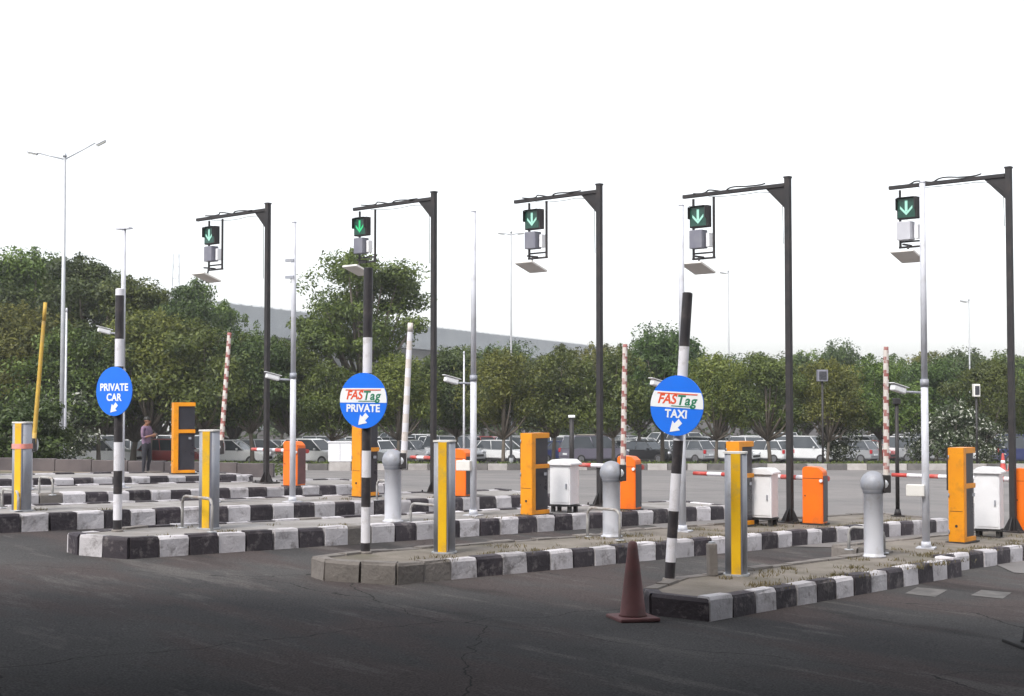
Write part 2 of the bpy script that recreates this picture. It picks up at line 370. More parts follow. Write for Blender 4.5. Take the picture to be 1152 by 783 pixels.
# ------------------------------------------------------------------ traffic islands
KH = [0.24, 0.25, 0.27, 0.27, 0.27, 0.27]
EDGE = [-8.45, -12.2, -15.9, -19.6, -23.2, -26.9]
def along(pts, step):
    out = []
    for a, b in zip(pts, pts[1:] + pts[:1]):
        a, b = Vector(a), Vector(b); n = max(1, round((b - a).length / step))
        out += [(a.lerp(b, k / n), a.lerp(b, (k + 1) / n)) for k in range(n)]
    return out
def kerb_run(mb, segs, h, th, pick, closed_side=-1):
    for i, (a, b) in enumerate(segs):
        a = a + (b - a).normalized() * rnd.uniform(-0.0, 0.03); t = (b - a).normalized(); inn = Vector((-t.y, t.x)) * closed_side
        g = 0.006; jit = rnd.uniform(-0.008, 0.008); hz = h + rnd.uniform(-0.012, 0.008)
        a2, b2 = a + t * g + inn * (jit + 0.0), b - t * g + inn * jit
        c = [a2, b2, b2 + inn * th, a2 + inn * th]
        top_in = 0.018
        ct = [a2 + inn * top_in, b2 + inn * top_in, b2 + inn * (th - 0.005), a2 + inn * (th - 0.005)]
        W = lambda p, z: SN(p.x + rnd.uniform(-.008, .008), p.y + rnd.uniform(-.008, .008), z + rnd.uniform(-.007, .004))
        lo = [mb.bm.verts.new(W(p, -0.05)) for p in c]
        md = [mb.bm.verts.new(W(p, hz - 0.035)) for p in c]
        hi = [mb.bm.verts.new(W(p, hz)) for p in ct]
        mi = pick(i, (a + b) / 2)
        for u, v in ((lo, md), (md, hi)):
            for k in range(4):
                mb.bm.faces.new((u[k], u[(k + 1) % 4], v[(k + 1) % 4], v[k])).material_index = mi
        mb.bm.faces.new(hi).material_index = mi
OUT = [
    [(12.1, -8.37), (18.5, -8.66), (18.55, -8.98), (27, -9.05), (27, -10.75), (18.6, -10.7), (18.55, -9.85), (13.4, -9.72), (12.2, -9.3), (11.95, -9.02)],
    [(11.3, -12.2), (25.4, -12.15), (25.4, -13.8), (17.0, -13.75), (16.9, -13.5), (11.9, -13.5), (10.95, -13.3), (10.85, -12.95)],
    [(10.1, -15.9), (23.9, -15.85), (23.9, -17.4), (11.2, -17.3), (9.85, -16.95), (9.8, -16.6)],
    [(6.9, -19.6), (22.7, -19.55), (22.7, -21.2), (8.0, -21.2), (6.7, -20.7)],
    [(7.0, -23.2), (21.6, -23.2), (21.6, -25.2), (8.0, -25.2), (6.8, -24.2)],
    [(7.0, -26.9), (20.4, -26.9), (20.4, -28.6), (7.0, -28.6)],
]
ILAB = ['weedy kerbed island nearest the camera with TAXI sign and stump on it',
        'kerbed island with unpainted crumbling nose below the banded blue PRIVATE sign',
        'kerbed island with black nose stone carrying the PRIVATE CAR sign pole',
        'black and white kerbed island carrying the leftmost yellow-striped column',
        'kerbed island behind the PRIVATE CAR pole carrying the yellow raised boom',
        'farthest kerbed island, in front of the dirt verge and the standing man']
for i, o in enumerate(OUT):
    t = thing('traffic_island', ILAB[i], 'traffic island', (0, 0, 0), 0, 'black and white kerbed lane islands')
    mb = MB(); segs = along(o, 0.46)
    def pick(k, p, i=i):
        if i == 1 and (p.x < 12.6 and not (p.y > -12.4 and p.x > 12.0)) : return 2
        if rnd.random() < 0.03: return 2
        if i < 2 and p.y < -9.2 - 3.95 * i: return 2
        if i == 0 and p.x < 12.1 and p.y > -9.03: return 1
        return k % 2 if i != 2 else (k + 1) % 2
    kerb_run(mb, segs, KH[i], 0.16, pick)
    mb.build('kerb', ['kerb_white', 'kerb_black', 'kerb_raw'], t)
    # top: inset polygon
    cs = sum((Vector(p) for p in o), Vector((0, 0))) / len(o)
    mb = MB(); n = len(o); ins = []
    for k in range(n):
        a, b, c = Vector(o[k - 1]), Vector(o[k]), Vector(o[(k + 1) % n])
        n1 = Vector(((b - a).y, -(b - a).x)).normalized(); n2 = Vector(((c - b).y, -(c - b).x)).normalized()
        m_ = (n1 + n2); m_ = m_ / max(0.4, m_.length_squared / 2)
        ins.append(b + m_ * 0.12)
    top = [mb.bm.verts.new(SN(p.x, p.y, KH[i] - 0.022)) for p in ins]
    mb.bm.faces.new(top)
    mb.build('paving', 'island_top' if i < 2 else 'island_conc', t)

def snap(px, py, i, lo=0.22, hi=1.25, top=True):
    """standing point on island i under pixel (px,py), kept inside the kerb"""
    off = KH[i] - 0.022
    p = G(px, py, off); s, n = p.dot(D), p.dot(N)
    e = EDGE[i] if not (i == 0 and s > 18.5) else -9.0
    n2 = max(e - (min(hi, 1.12) if i < 2 and s < (18.5, 16.8)[i] else hi), min(e - lo, n))
    if n2 != n:
        # slide along the line of sight
        k = n2 / n; s, n = s * k, n2
    return SN(s, n, off)

def pxh(p, y0, y1): return abs(y1 - y0) * p.y / F

# ------------------------------------------------------------------ overhead gantries
GX = [  # base px, base py, top py, arm end px, hangers px, panel
    (1140, 598.5, 188, 1003, 1014.5, 1039, 0, 'white box'),
    (889, 588, 199, 770, 781, 804, 1, ''),
    (675, 569, 207, 579.5, 595.5, 615, 2, ''),
    (487.5, 553, 214, 397.5, 404, 421.5, 3, ''),
    (299.5, 540, 225, 220.5, 234, 249, 4, ''),
]
GLAB = ['black overhead lane gantry cut by the right edge, with whitish reader box',
        'black overhead lane gantry between the white cabinet and the orange barrier with slanted top',
        'black overhead lane gantry in the middle, beside the white cabinet of the middle lane',
        'black overhead lane gantry with brighter green arrow above the blue PRIVATE sign',
        'farthest black overhead lane gantry, beyond the PRIVATE CAR sign lane']
for gi, (bx, by, ty, ex, h1, h2, isl, _) in enumerate(GX):
    p = snap(bx, by, isl, 0.3, 1.35); H = (by - ty) * p.y / F
    t = thing('overhead_gantry', GLAB[gi], 'lane gantry', p, LANE, 'black overhead gantries with green arrow signals')
    # arm length from the end seen in the photo
    def lat(px):
        k = (px - CX) / F
        # p + (-N)*L projects on column px
        return (p.x - k * p.y) / (N.x + k * (-N.y))
    L = lat(ex); w = 0.066
    MB().box((0, 0, H / 2 + 0.01), (0.10, 0.10, H - 0.02), bevel=0.01).build('post', 'black_steel', t)
    mb = MB().box((0, 0, 0.012), (0.42, 0.42, 0.024))
    for sx, sy in ((1, 0), (-1, 0), (0, 1), (0, -1)):
        if sx: mb.prism([(sx * 0.05, 0.025), (sx * 0.18, 0.025), (sx * 0.05, 0.26)], 'y', -0.008, 0.008)
        else: mb.prism([(sy * 0.05, 0.025), (sy * 0.18, 0.025), (sy * 0.05, 0.26)], 'x', -0.008, 0.008)
    for sx in (-1, 1):
        for sy in (-1, 1): mb.cyl((sx * 0.16, sy * 0.16, 0.02), (sx * 0.16, sy * 0.16, 0.065), 0.016, seg=6)
    mb.build('base_plate', 'black_steel', t)
    MB().box((0, 0, H + 0.002), (0.115, 0.115, 0.03)).build('post_cap', 'black_steel', t)
    az = H - 0.13
    MB().box((-(L + 0.07) / 2 , 0, az - 0.0), (L - 0.05, 0.07, 0.07), bevel=0.008).build('arm', 'black_steel', t)
    MB().prism([(-0.052, az - 0.037), (-0.44, az - 0.037), (-0.052, az - 0.42)], 'y', -0.010, 0.010).build('gusset', 'black_steel', t)
    # cable wrapped along the arm
    pts = []; m_ = 60
    for k in range(m_ + 1):
        u = k / m_; a = u * 22 + gi
        pts.append((-(0.5 + u * (L - 0.75)), 0.06 * math.sin(a) - 0.0, az + 0.055 + 0.02 * math.cos(a * 0.7) + 0.012 * math.sin(5 * u + gi)))
    MB().tube(pts, 0.014, 6).build('cable', 'rubber', t)
    x1, x2 = -lat(h1), -lat(h2); low = az - 1.18
    if gi == 0: low = az - 1.12
    mb = MB()
    for x in (x1, x2): mb.box((x, 0, (az + low) / 2 - 0.03), (0.035, 0.035, az - low - 0.06))
    mb.box(((x1 + x2) / 2, 0, low), (abs(x2 - x1) + 0.05, 0.035, 0.035)).box(((x1 + x2) / 2, 0, low + 0.1), (abs(x2 - x1) - 0.037, 0.03, 0.03))
    mb.box(((x1 + x2) / 2, -0.16, low + 0.02), (0.04, 0.30, 0.03))
    mb.build('hanger', 'black_steel', t)
    # loose cable from the post down to the hanger
    pts = [(-0.06, -0.06, az - 0.9 - 0.15 * gi), (-0.07, -0.065, az - 0.3), (-0.3, -0.06, az - 0.12)] + [(-0.3 - (L - 0.9) * u_, -0.05, az - 0.06 - (0.02 + 0.012 * gi) * math.sin(math.pi * u_)) for u_ in (0.2, 0.4, 0.6, 0.8, 1.0)]
    MB().tube(pts, 0.006, 6).build('loose_cable', 'rubber', t)
    # lane signal
    sw = min(0.40, abs(x2 - x1) - 0.04); sx = (x1 + x2) / 2 - (0.05 if gi == 3 else 0); sz = az - 0.42
    sig = MB().box((sx, -0.10, sz), (sw, 0.14, 0.40), bevel=0.012).build('lane_signal', 'black_steel', t)
    MB().box((sx, -0.173, sz), (sw - 0.05, 0.008, 0.35)).build('signal_lens', 'lens_dark', sig)
    vs = MB()
    for q in (-1, 1): vs.box((sx + q * (sw / 2 - 0.012), -0.205, sz + 0.07), (0.012, 0.065, 0.22))
    vs.box((sx, -0.205, sz + 0.188), (sw - 0.05, 0.065, 0.012)); vs.build('visor', 'black_steel', sig)
    ar = MB()
    for q in (-1, 1):
        ar.prism([(sx + q * 0.0, sz - 0.135), (sx + q * 0.12, sz - 0.015), (sx + q * 0.12, sz + 0.035), (sx + q * 0.0, sz - 0.085)], 'y', -0.185, -0.178)
    ar.box((sx, -0.182, sz + 0.03), (0.05, 0.006, 0.20))
    ar.build('signal_arrow', 'arrow_bright' if gi == 3 else 'arrow_lit', sig)
    # reader box
    rz_ = az - 0.83
    MB().box((sx - 0.07, -0.07, rz_), (sw - 0.12, 0.20, 0.34), bevel=0.012).build('reader_box', 'reader_pale' if gi == 0 else 'device_grey', t)
    MB().box((sx + sw / 2 - 0.06, -0.02, rz_ - 0.02), (0.07, 0.12, 0.26), bevel=0.008).build('reader_conduit', 'white_plastic', t)
    # antenna panel
    pr = Euler((R(-19), 0, R(0)))
    pan = MB().box((sx + 0.08, -0.30, low - 0.20), (0.46, 0.50, 0.045), rot=pr, bevel=0.01).build('antenna_panel', 'panel_grey', t)
    MB().cyl((sx + 0.05, -0.22, low + 0.01), (sx + 0.08, -0.28, low - 0.168), 0.02, seg=8).build('panel_bracket', 'black_steel', pan)

# ------------------------------------------------------------------ white camera poles
PX = [(1042, 617, 205, 0, 438, 546, 'tall white camera pole passing in front of the rightmost gantry signal'),
      (768, 598, 231, 1, 432, None, 'tall white camera pole right behind the blue TAXI sign'),
      (532.5, 580, 238, 2, 428, 518, 'tall white camera pole beside the yellow-striped column of the middle'),
      (329, 565, 250, 3, 424, None, 'tall white camera pole in front of the low brown and orange barrier'),
      (136.5, 549, 258, 4, 372, None, 'white camera pole with flat bracket on top behind the PRIVATE CAR sign')]
for k, (bx, by, ty, isl, cy, jb, lab) in enumerate(PX):
    p = snap(bx, by, isl, 0.25, 1.2); H = (by - ty) * p.y / F; u = p.y / F
    t = thing('camera_pole', lab, 'camera pole', p, R(-25), 'white camera poles on the islands')
    MB().cyl((0, 0, 0), (0, 0, H * 0.45), 0.056, 0.053, 16).cyl((0, 0, H * 0.45 + 0.001), (0, 0, H), 0.047, 0.043, 16).build('pole', 'white_steel', t)
    MB().box((0, 0, 0.01), (0.26, 0.26, 0.02)).cyl((0, 0, 0.018), (0, 0, 0.10), 0.075, 0.068).build('base_plate', 'white_steel', t)
    MB().cyl((0, 0, H * 0.44), (0, 0, H * 0.46), 0.062, seg=16).build('collar', 'grey_steel', t)
    if k == 4:
        MB().box((0, 0, H + 0.02), (0.34, 0.12, 0.03)).build('top_bracket', 'white_steel', t)
    else:
        MB().cyl((0, 0, H - 0.002), (0, 0, H + 0.02), 0.05, 0.03, 12).build('pole_cap', 'white_steel', t)
    cz = (by - cy) * u
    cam = MB().box((-0.36, -0.12, cz - 0.01), (0.10, 0.25, 0.09), rot=Euler((R(-14), 0, R(-38))), bevel=0.02)
    cam.build('camera', 'white_plastic', t)
    cam_ = kids(t)[-1]
    MB().box((-0.35, -0.115, cz + 0.05), (0.12, 0.31, 0.01), rot=Euler((R(-14), 0, R(-38)))).build('sun_shield', 'white_plastic', cam_)
    MB().tube([(-0.04, 0, cz - 0.06), (-0.25, -0.03, cz - 0.05), (-0.34, -0.10, cz - 0.06)], 0.018, 8).build('bracket', 'grey_steel', t)
    if jb:
        jz = (by - jb - 6) * u
        MB().box((-0.13, -0.07, jz), (0.26, 0.14, 0.17), bevel=0.01).build('junction_box', 'panel_grey', t)
    if k in (3,):
        for zz in (293, 312):
            z = (by - zz) * u
            MB().box((-0.06, -0.03, z), (0.18, 0.05, 0.05)).build('clamp', 'grey_steel', t)

# ------------------------------------------------------------------ round signs
def band_pole(t, bands, r):
    mb = MB()
    for (a, b, c) in bands:
        mb.cyl((0, 0, a), (0, 0, b), r, r, 18, c, caps=False)
    mb.cyl((0, 0, bands[-1][1] - 0.001), (0, 0, bands[-1][1] + 0.012), r, r * 0.7, 18, bands[-1][2])
    return mb.build('pole', ['sign_pole_white', 'sign_pole_black'], t)
M['sign_pole_white'] = pmat('sign_pole_white', (0.74, 0.73, 0.78), (0.66, 0.65, 0.69), 4, 0.5, grime=(0.35, 0.32, 0.3), gscale=6, gamt=0.5)
M['sign_pole_black'] = pmat('sign_pole_black', (0.022, 0.02, 0.024), (0.035, 0.03, 0.034), 4, 0.5, grime=(0.12, 0.1, 0.09), gscale=6, gamt=0.4)
SG = [
 (132, 598, 0, 2, 441, 0.66, -30, [(598, 585, 1), (585, 556, 0), (556, 530, 1), (530, 498, 0), (498, 413, 1), (413, 382, 0), (382, 333, 1), (333, 326, 0)], ['PRIVATE', 'CAR'], 0.0,
  'round blue sign reading PRIVATE CAR on black and white pole'),
 (411, 620, 5, 1, 449, 0.69, -27, [(620, 608, 1), (608, 568, 0), (568, 535, 1), (535, 505, 0), (505, 480, 1), (480, 418, 1), (408, 378, 0), (378, 300, 1)], ['', 'PRIVATE'], 0.4,
  'round blue sign reading PRIVATE under a white logo band on banded pole'),
 (753, 653, 22, 0, 457, 0.68, -36, [(653, 632, 1), (632, 605, 0), (605, 575, 1), (575, 533, 0), (533, 496, 1), (496, 425, 0), (425, 390, 0), (390, 330, 1)], ['', 'TAXI'], 3.9,
  'round blue sign reading TAXI on the leaning black and white pole'),
]
for (bx, by, lean, isl, sy, dia, rz, bands, txt, tilt, lab) in SG:
    p = snap(bx, by, isl, 0.2, 1.2); u = p.y / F
    t = thing('road_sign', lab, 'road sign', p, 0, 'round blue lane signs on banded poles')
    t.rotation_euler = Euler((0, R(tilt), 0))
    bd = []
    prev = 0.0
    for (a, b, c) in bands: bd.append(((by - a) * u if bd else 0.0, (by - b) * u, c))
    bd = [(a if i == 0 else bd[i - 1][1], b, c) for i, (a, b, c) in enumerate(bd)]
    band_pole(t, bd, 0.058)
    MB().cyl((0, 0, -0.01), (0, 0, 0.03), 0.085, 0.075, 16).build('pole_foot', 'kerb_raw', t)
    sz = (by - sy) * u
    # plate built facing -Y around its own centre, then turned
    pl = MB(); r = dia / 2
    pl.cyl((0, -0.075, 0), (0, -0.088, 0), r, r, 64)
    plate = pl.build('sign_plate', 'blue_sign', t)
    plate.rotation_euler = (0, 0, R(rz)); plate.location = (0, 0, sz)
    cl = MB()
    cl.box((0, -0.002, 0.14), (0.15, 0.145, 0.03)); MB().box((0, -0.002, -0.14), (0.15, 0.145, 0.03)).build('clamp', 'galv', plate)
    cl.build('clamp', 'galv', plate)
    if txt[0]:
        text_mesh(txt[0], 0.135, 'sign_white', 'lettering', plate, (0, 0.05), bold=0.0045, squash=1.0, y=-0.0895, spacing=1.04)
        text_mesh(txt[1], 0.135, 'sign_white', 'lettering', plate, (0, -0.085), bold=0.0045, squash=1.0, y=-0.0895, spacing=1.04)
        ay = -0.225; asz = 0.85
    else:
        # white band with the logo: chord-clipped strip
        z0, z1 = -0.025, 0.155
        top = []; bot = []
        for k in range(13):
            f = k / 12 * 2 - 1
            hw1 = math.sqrt(r * r - z1 * z1) - 0.002; hw0 = math.sqrt(r * r - 0.0) - 0.002
            top.append((f * hw1, z1)); bot.append((f * hw0, z0))
        mb = MB()
        right = [(math.sqrt(r * r - z * z) - 0.002, z) for z in [z0 + (z1 - z0) * q / 6 for q in range(7)]]
        left = [(-x, z) for x, z in reversed(right)]
        mb.prism(right + left, 'y', -0.0905, -0.0887)
        mb.build('logo_band', 'sign_white', plate)
        text_mesh('FAS', 0.150, 'sign_red', 'logo_lettering', plate, (-0.132, 0.064), bold=0.004, shear=0.25, squash=1.0, y=-0.0915, spacing=0.98)
        text_mesh('Tag', 0.155, 'sign_green', 'logo_lettering', plate, (0.120, 0.058), bold=0.0038, shear=0.2, squash=1.02, y=-0.0915, spacing=1.12)
        MB().prism([(-0.26, 0.126), (0.255, 0.126), (0.262, 0.139), (-0.25, 0.139)], 'y', -0.0935, -0.0912).build('logo_stripe', 'sign_red', plate)
        MB().prism([(-0.07, -0.011), (0.20, -0.011), (0.207, -0.001), (-0.063, -0.001)], 'y', -0.0935, -0.0912).build('logo_stripe', 'sign_green', plate)
        text_mesh(txt[1], 0.128 if txt[1] == 'PRIVATE' else 0.125, 'sign_white', 'lettering', plate, (0.0, -0.098), bold=0.0045, squash=1.0, y=-0.0895, spacing=1.04)
        ay = -0.235; asz = 0.95
    q = [(0.040, 0.090), (0.090, 0.040), (0.035, -0.012), (0.066, -0.042), (-0.07, -0.07), (-0.042, 0.066), (-0.012, 0.035)]
    MB().prism([(x * asz, ay + z * asz) for x, z in q], 'y', -0.0915, -0.0887).build('sign_arrow', 'sign_white', plate)

# ------------------------------------------------------------------ tall orange frames (tag reader stands)
OM = [(1083, 610, 504, 0, 'tall amber pedestal with dark panels beside the rightmost white cabinet'),
      (833, 592, 497, 1, 'amber topped pedestal with dark panels mostly hidden behind yellow-striped column'),
      (602, 580, 488, 2, 'tall amber pedestal with two dark panels beside the middle white cabinet'),
      (411, 559, 470, 3, 'tall amber pedestal partly behind the banded PRIVATE sign pole'),
      (206, 533, 453, 5, 'farthest amber pedestal, shaped like a letter E with dark panels')]
for (bx, by, ty, isl, lab) in OM:
    p = snap(bx, by, isl, 0.3, 1.2); H = (by - ty) * p.y / F
    t = thing('amber_pedestal', lab, 'pedestal', p, LANE + R(4 if isl != 5 else -22), 'tall amber pedestals with dark panels')
    # C-shaped housing: solid spine on -Y side, three arms towards +Y, dark infill between
    w, dsp = 0.25, 0.50
    y0, y1 = -dsp / 2, dsp / 2; sp = 0.11
    prof = [(y0, 0.02), (y1, 0.02), (y1, 0.09), (y0 + sp, 0.09), (y0 + sp, H * 0.57), (y1, H * 0.57), (y1, H * 0.62), (y0 + sp, H * 0.62), (y0 + sp, H - 0.09), (y1, H - 0.09), (y1, H - 0.0), (y0, H - 0.0)]
    MB().prism(prof, 'x', -w / 2, w / 2, bevel=0.006).build('housing', 'amber', t)
    MB().box((0, (y0 + sp + y1) / 2 - 0.004, (0.09 + H * 0.57) / 2), (w - 0.07, y1 - y0 - sp - 0.012, H * 0.57 - 0.094)).build('lower_panel', 'dark_panel', t)
    MB().box((0, (y0 + sp + y1) / 2 - 0.004, (H * 0.62 + H - 0.09) / 2), (w - 0.07, y1 - y0 - sp - 0.012, H * 0.38 - 0.094)).build('upper_panel', 'dark_panel', t)
    MB().box((-w / 2 - 0.022, y0 + 0.07, H * 0.76), (0.04, 0.05, H * 0.42)).build('side_reader', 'rubber', t)
    MB().box((w / 2 + 0.012, 0.12, H * 0.50), (0.02, 0.06, 0.05)).build('latch', 'grey_steel', t)
    MB().box((0.0, y0 - 0.001, H * 0.335), (w - 0.05, 0.006, 0.006)).build('seam', 'rubber', t)
    for z_ in (0.12, 0.5, 0.9): MB().cyl((-w / 2 + 0.012, y0 - 0.006, H * z_ - 0.03), (-w / 2 + 0.012, y0 - 0.006, H * z_ + 0.03), 0.009, seg=8).build('hinge', 'grey_steel', t)
    MB().box((0, 0, 0.01), (w + 0.08, dsp + 0.08, 0.022)).build('base_plate', 'rubber', t)
    MB().cyl((0, y0 - 0.004, H * 0.18), (0, y0 + 0.01, H * 0.18), 0.022, seg=12).build('lock', 'rubber', t)

# ------------------------------------------------------------------ white cabinets on feet
WC = [(1113, 604, 526, 0, 'white control cabinet with tilted hood beside the rightmost amber pedestal'),
      (859, 591, 527, 1, 'white control cabinet right of the nearest yellow-striped column'),
      (635, 576, 517, 2, 'white control cabinet with overhanging lid in the middle lane')]
for (bx, by, ty, isl, lab) in WC:
    p = snap(bx, by, isl, 0.3, 1.2); H = (by - ty) * p.y / F
    t = thing('control_cabinet', lab, 'cabinet', p, LANE + R(14), 'white control cabinets on black feet')
    w, dd = 0.40, 0.36
    MB().box((0, 0, 0.13 + (H - 0.2) / 2), (w, dd, H - 0.22), bevel=0.01).build('body', 'white_plastic', t)
    mb = MB(); hh = H - 0.10
    mb.prism([(-w / 2 - 0.04, hh), (w / 2 + 0.04, hh), (w / 2 + 0.04, hh + 0.03), (w / 2 - 0.06, hh + 0.10), (-w / 2 + 0.06, hh + 0.10), (-w / 2 - 0.04, hh + 0.03)], 'y', -dd / 2 - 0.05, dd / 2 + 0.05, bevel=0.006)
    mb.build('lid', 'white_plastic', t)
    MB().box((0.012, -dd / 2 - 0.004, 0.12 + (H - 0.2) / 2), (w - 0.07, 0.010, H - 0.32), bevel=0.003).build('door', 'white_plastic', t)
    MB().box((w / 2 - 0.07, -dd / 2 - 0.02, H * 0.5), (0.025, 0.025, 0.09), bevel=0.004).build('handle', 'grey_steel', t)
    MB().box((-w / 2 - 0.012, 0, H * 0.55), (0.022, dd * 0.5, 0.16)).build('side_vent', 'panel_grey', t)
    for sx in (-1, 1):
        MB().box((sx * (w / 2 - 0.04), -dd / 2 + 0.06, 0.065), (0.06, 0.06, 0.13)).build('foot', 'rubber', t)
        MB().box((sx * (w / 2 - 0.04), dd / 2 - 0.06, 0.065), (0.06, 0.06, 0.13)).build('foot', 'rubber', t)
    MB().box((0, 0, 0.118), (w + 0.03, dd + 0.02, 0.022)).build('base_frame', 'rubber', t)

# ------------------------------------------------------------------ orange barriers with lowered booms
def spiral(mb, p0, p1, r0, r1, rings=44, seg=12):
    p0, p1 = Vector(p0), Vector(p1); q = (p1 - p0).to_track_quat('Z', 'Y'); rr = []
    for k in range(rings + 1):
        u = k / rings; r = r0 + (r1 - r0) * u
        rr.append([mb.bm.verts.new(p0.lerp(p1, u) + q @ Vector((r * math.cos(6.2832 * j / seg), r * math.sin(6.2832 * j / seg), 0))) for j in range(seg)])
    for k in range(rings):
        for j in range(seg):
            f = mb.bm.faces.new((rr[k][j], rr[k][(j + 1) % seg], rr[k + 1][(j + 1) % seg], rr[k + 1][j])); f.smooth = True
            f.material_index = 0 if (k + j * 0.33) % 4 < 1.7 else 1
    mb.bm.faces.new(rr[-1]); mb.bm.faces.new(list(reversed(rr[0])))
def striped(mb, p0, p1, r0, r1, n, square=False, start=0, tw=0.0):
    p0, p1 = Vector(p0), Vector(p1)
    for k in range(n):
        a, b = p0.lerp(p1, k / n), p0.lerp(p1, (k + 1) / n)
        mb.cyl(a, b, r0 + (r1 - r0) * k / n, r0 + (r1 - r0) * (k + 1) / n, 12, (k + start) % 2, caps=(k in (0, n - 1)))
    return mb
OC = [(1155, 597, 526, 0, 2.55, 'orange barrier housing cut by the right edge with lowered boom'),
      (917, 590, 525, 1, 2.6, 'orange barrier housing standing alone right of a gantry post, boom lowered'),
      (708, 574, 513, 2, 2.5, 'orange barrier housing behind the ball-headed post, boom lowered behind white cabinet'),
      (519, 560, 506, 3, 1.6, 'orange barrier housing behind yellow-striped column and white pole'),
      (331, 548, 497, 4, 1.65, 'brown and orange barrier housing split by the white camera pole')]
for k, (bx, by, ty, isl, bl, lab) in enumerate(OC):
    p = snap(bx, by, isl, 0.3, 1.2); H = (by - ty) * p.y / F
    t = thing('boom_barrier', lab, 'barrier', p, R(-27), 'orange barrier housings with lowered booms')
    w, dd = 0.36, 0.30
    MB().prism([(-w / 2, 0.02), (w / 2, 0.02), (w / 2, H - 0.09), (w / 2 - 0.09, H - 0.015), (-w / 2 + 0.05, H), (-w / 2, H - 0.03)], 'y', -dd / 2, dd / 2, bevel=0.012).build('housing', 'orange', t)
    MB().box((w / 2 + 0.004, 0.0, H * 0.45), (0.014, dd - 0.03, H * 0.78)).build('side_door', 'dark_panel' if k != 4 else 'cone_red', t)
    MB().cyl((w / 2 - 0.03, -dd / 2 - 0.03, H * 0.76), (w / 2 - 0.03, -dd / 2 + 0.01, H * 0.76), 0.028, seg=12).build('lamp', 'white_plastic', t)
    MB().box((0, 0, 0.012), (w + 0.06, dd + 0.06, 0.024)).build('base_plate', 'rubber', t)
    MB().box((0, -dd / 2 - 0.001, H * 0.80), (w - 0.012, 0.006, 0.006)).build('seam', 'rubber', t)
    MB().cyl((-w / 2 + 0.05, -dd / 2 - 0.006, H * 0.5), (-w / 2 + 0.05, -dd / 2 + 0.01, H * 0.5), 0.012, seg=10).build('lock', 'rubber', t)
    MB().cyl((-0.05, dd / 2, H - 0.22), (-0.05, dd / 2 + 0.09, H - 0.22), 0.06, seg=14).build('pivot', 'grey_steel', t)
    # boom across the lane, square to it
    mb = MB(); a = R(27) + LANE
    dirv = Vector((-math.cos(a), -math.sin(a), 0.0))
    st = Vector((-0.05, dd / 2 + 0.12, H - 0.22))
    striped(mb, st - dirv * 0.25, st + dirv * bl, 0.045, 0.036, 9, start=0)
    mb.build('boom', ['red_paint', 'sign_pole_white'], t)

# ------------------------------------------------------------------ ball-headed posts with raised booms
BP = [(983, 626, 530, 0, 998, 399, 997, 562, 'rw', 'white ball-headed post with raised striped boom on the nearest island'),
      (688, 604, 519, 1, 706, 375, 703, 528, 'rw', 'white ball-headed post with raised striped boom in front of orange housing'),
      (442, 587, 506, 2, 467, 389, 459, 552, 'w', 'white ball-headed post with whitish raised boom right of the PRIVATE sign'),
      (238, 565, 492, 3, 257.5, 376, 248, 512, 'rw', 'ball-headed post with leaning striped boom behind second yellow-striped column'),
      (28, 551, 490, 4, 52.5, 338, 40, 505, 'y', 'ball-headed post with raised yellow boom at the left edge')]
for (bx, by, ty, isl, tx, tyy, lx, ly, kind, lab) in BP:
    p = snap(bx, by, isl, 0.25, 1.2); u = p.y / F; H = (by - ty) * u
    t = thing('boom_post', lab, 'barrier', p, LANE + R(40), 'ball-headed posts with raised booms')
    hr = 0.172; 
    MB().lathe([(0.16, 0.0), (0.16, 0.02), (0.135, 0.03), (0.13, 0.06), (0.13, H - hr * 1.6), (0.145, H - hr * 1.55), (0.145, H - hr * 1.4)], seg=28).build('post', 'white_steel', t)
    prof = [(0.09, H - hr * 1.95), (0.14, H - hr * 1.75)] + [(hr * math.cos(a), H - hr + hr * math.sin(a)) for a in [R(x) for x in range(-35, 86, 10)]] + [(0.012, H)]
    head = MB().lathe(prof, seg=28).build('head', 'grey_steel', t)
    MB().cyl((hr * 0.8, 0, H - hr), (hr + 0.03, 0, H - hr), 0.14, 0.12, 20).build('hub', 'galv', head)
    # boom
    base = Vector((hr - 0.005, -0.06, H - hr - 0.12))
    ht = (ly - tyy) * u; lean = (tx - lx) * u
    a = LANE + R(40); top = base + Vector((lean / max(0.3, math.cos(a)) * 0.95, 0, ht))
    mb = MB()
    if kind == 'rw': spiral(mb, base, top, 0.044, 0.036); mats = ['boom_red', 'cream_paint']
    elif kind == 'w': striped(mb, base, top, 0.052, 0.042, 16, start=1); mats = ['cream_paint', 'sign_pole_white']
    else: striped(mb, base, top, 0.042, 0.034, 8); mats = ['ochre', 'ochre']
    mb.build('boom', mats, t)
    MB().box(base + Vector((0, 0, 0.12)), (0.10, 0.13, 0.24), bevel=0.01).build('boom_clamp', 'black_steel', t)

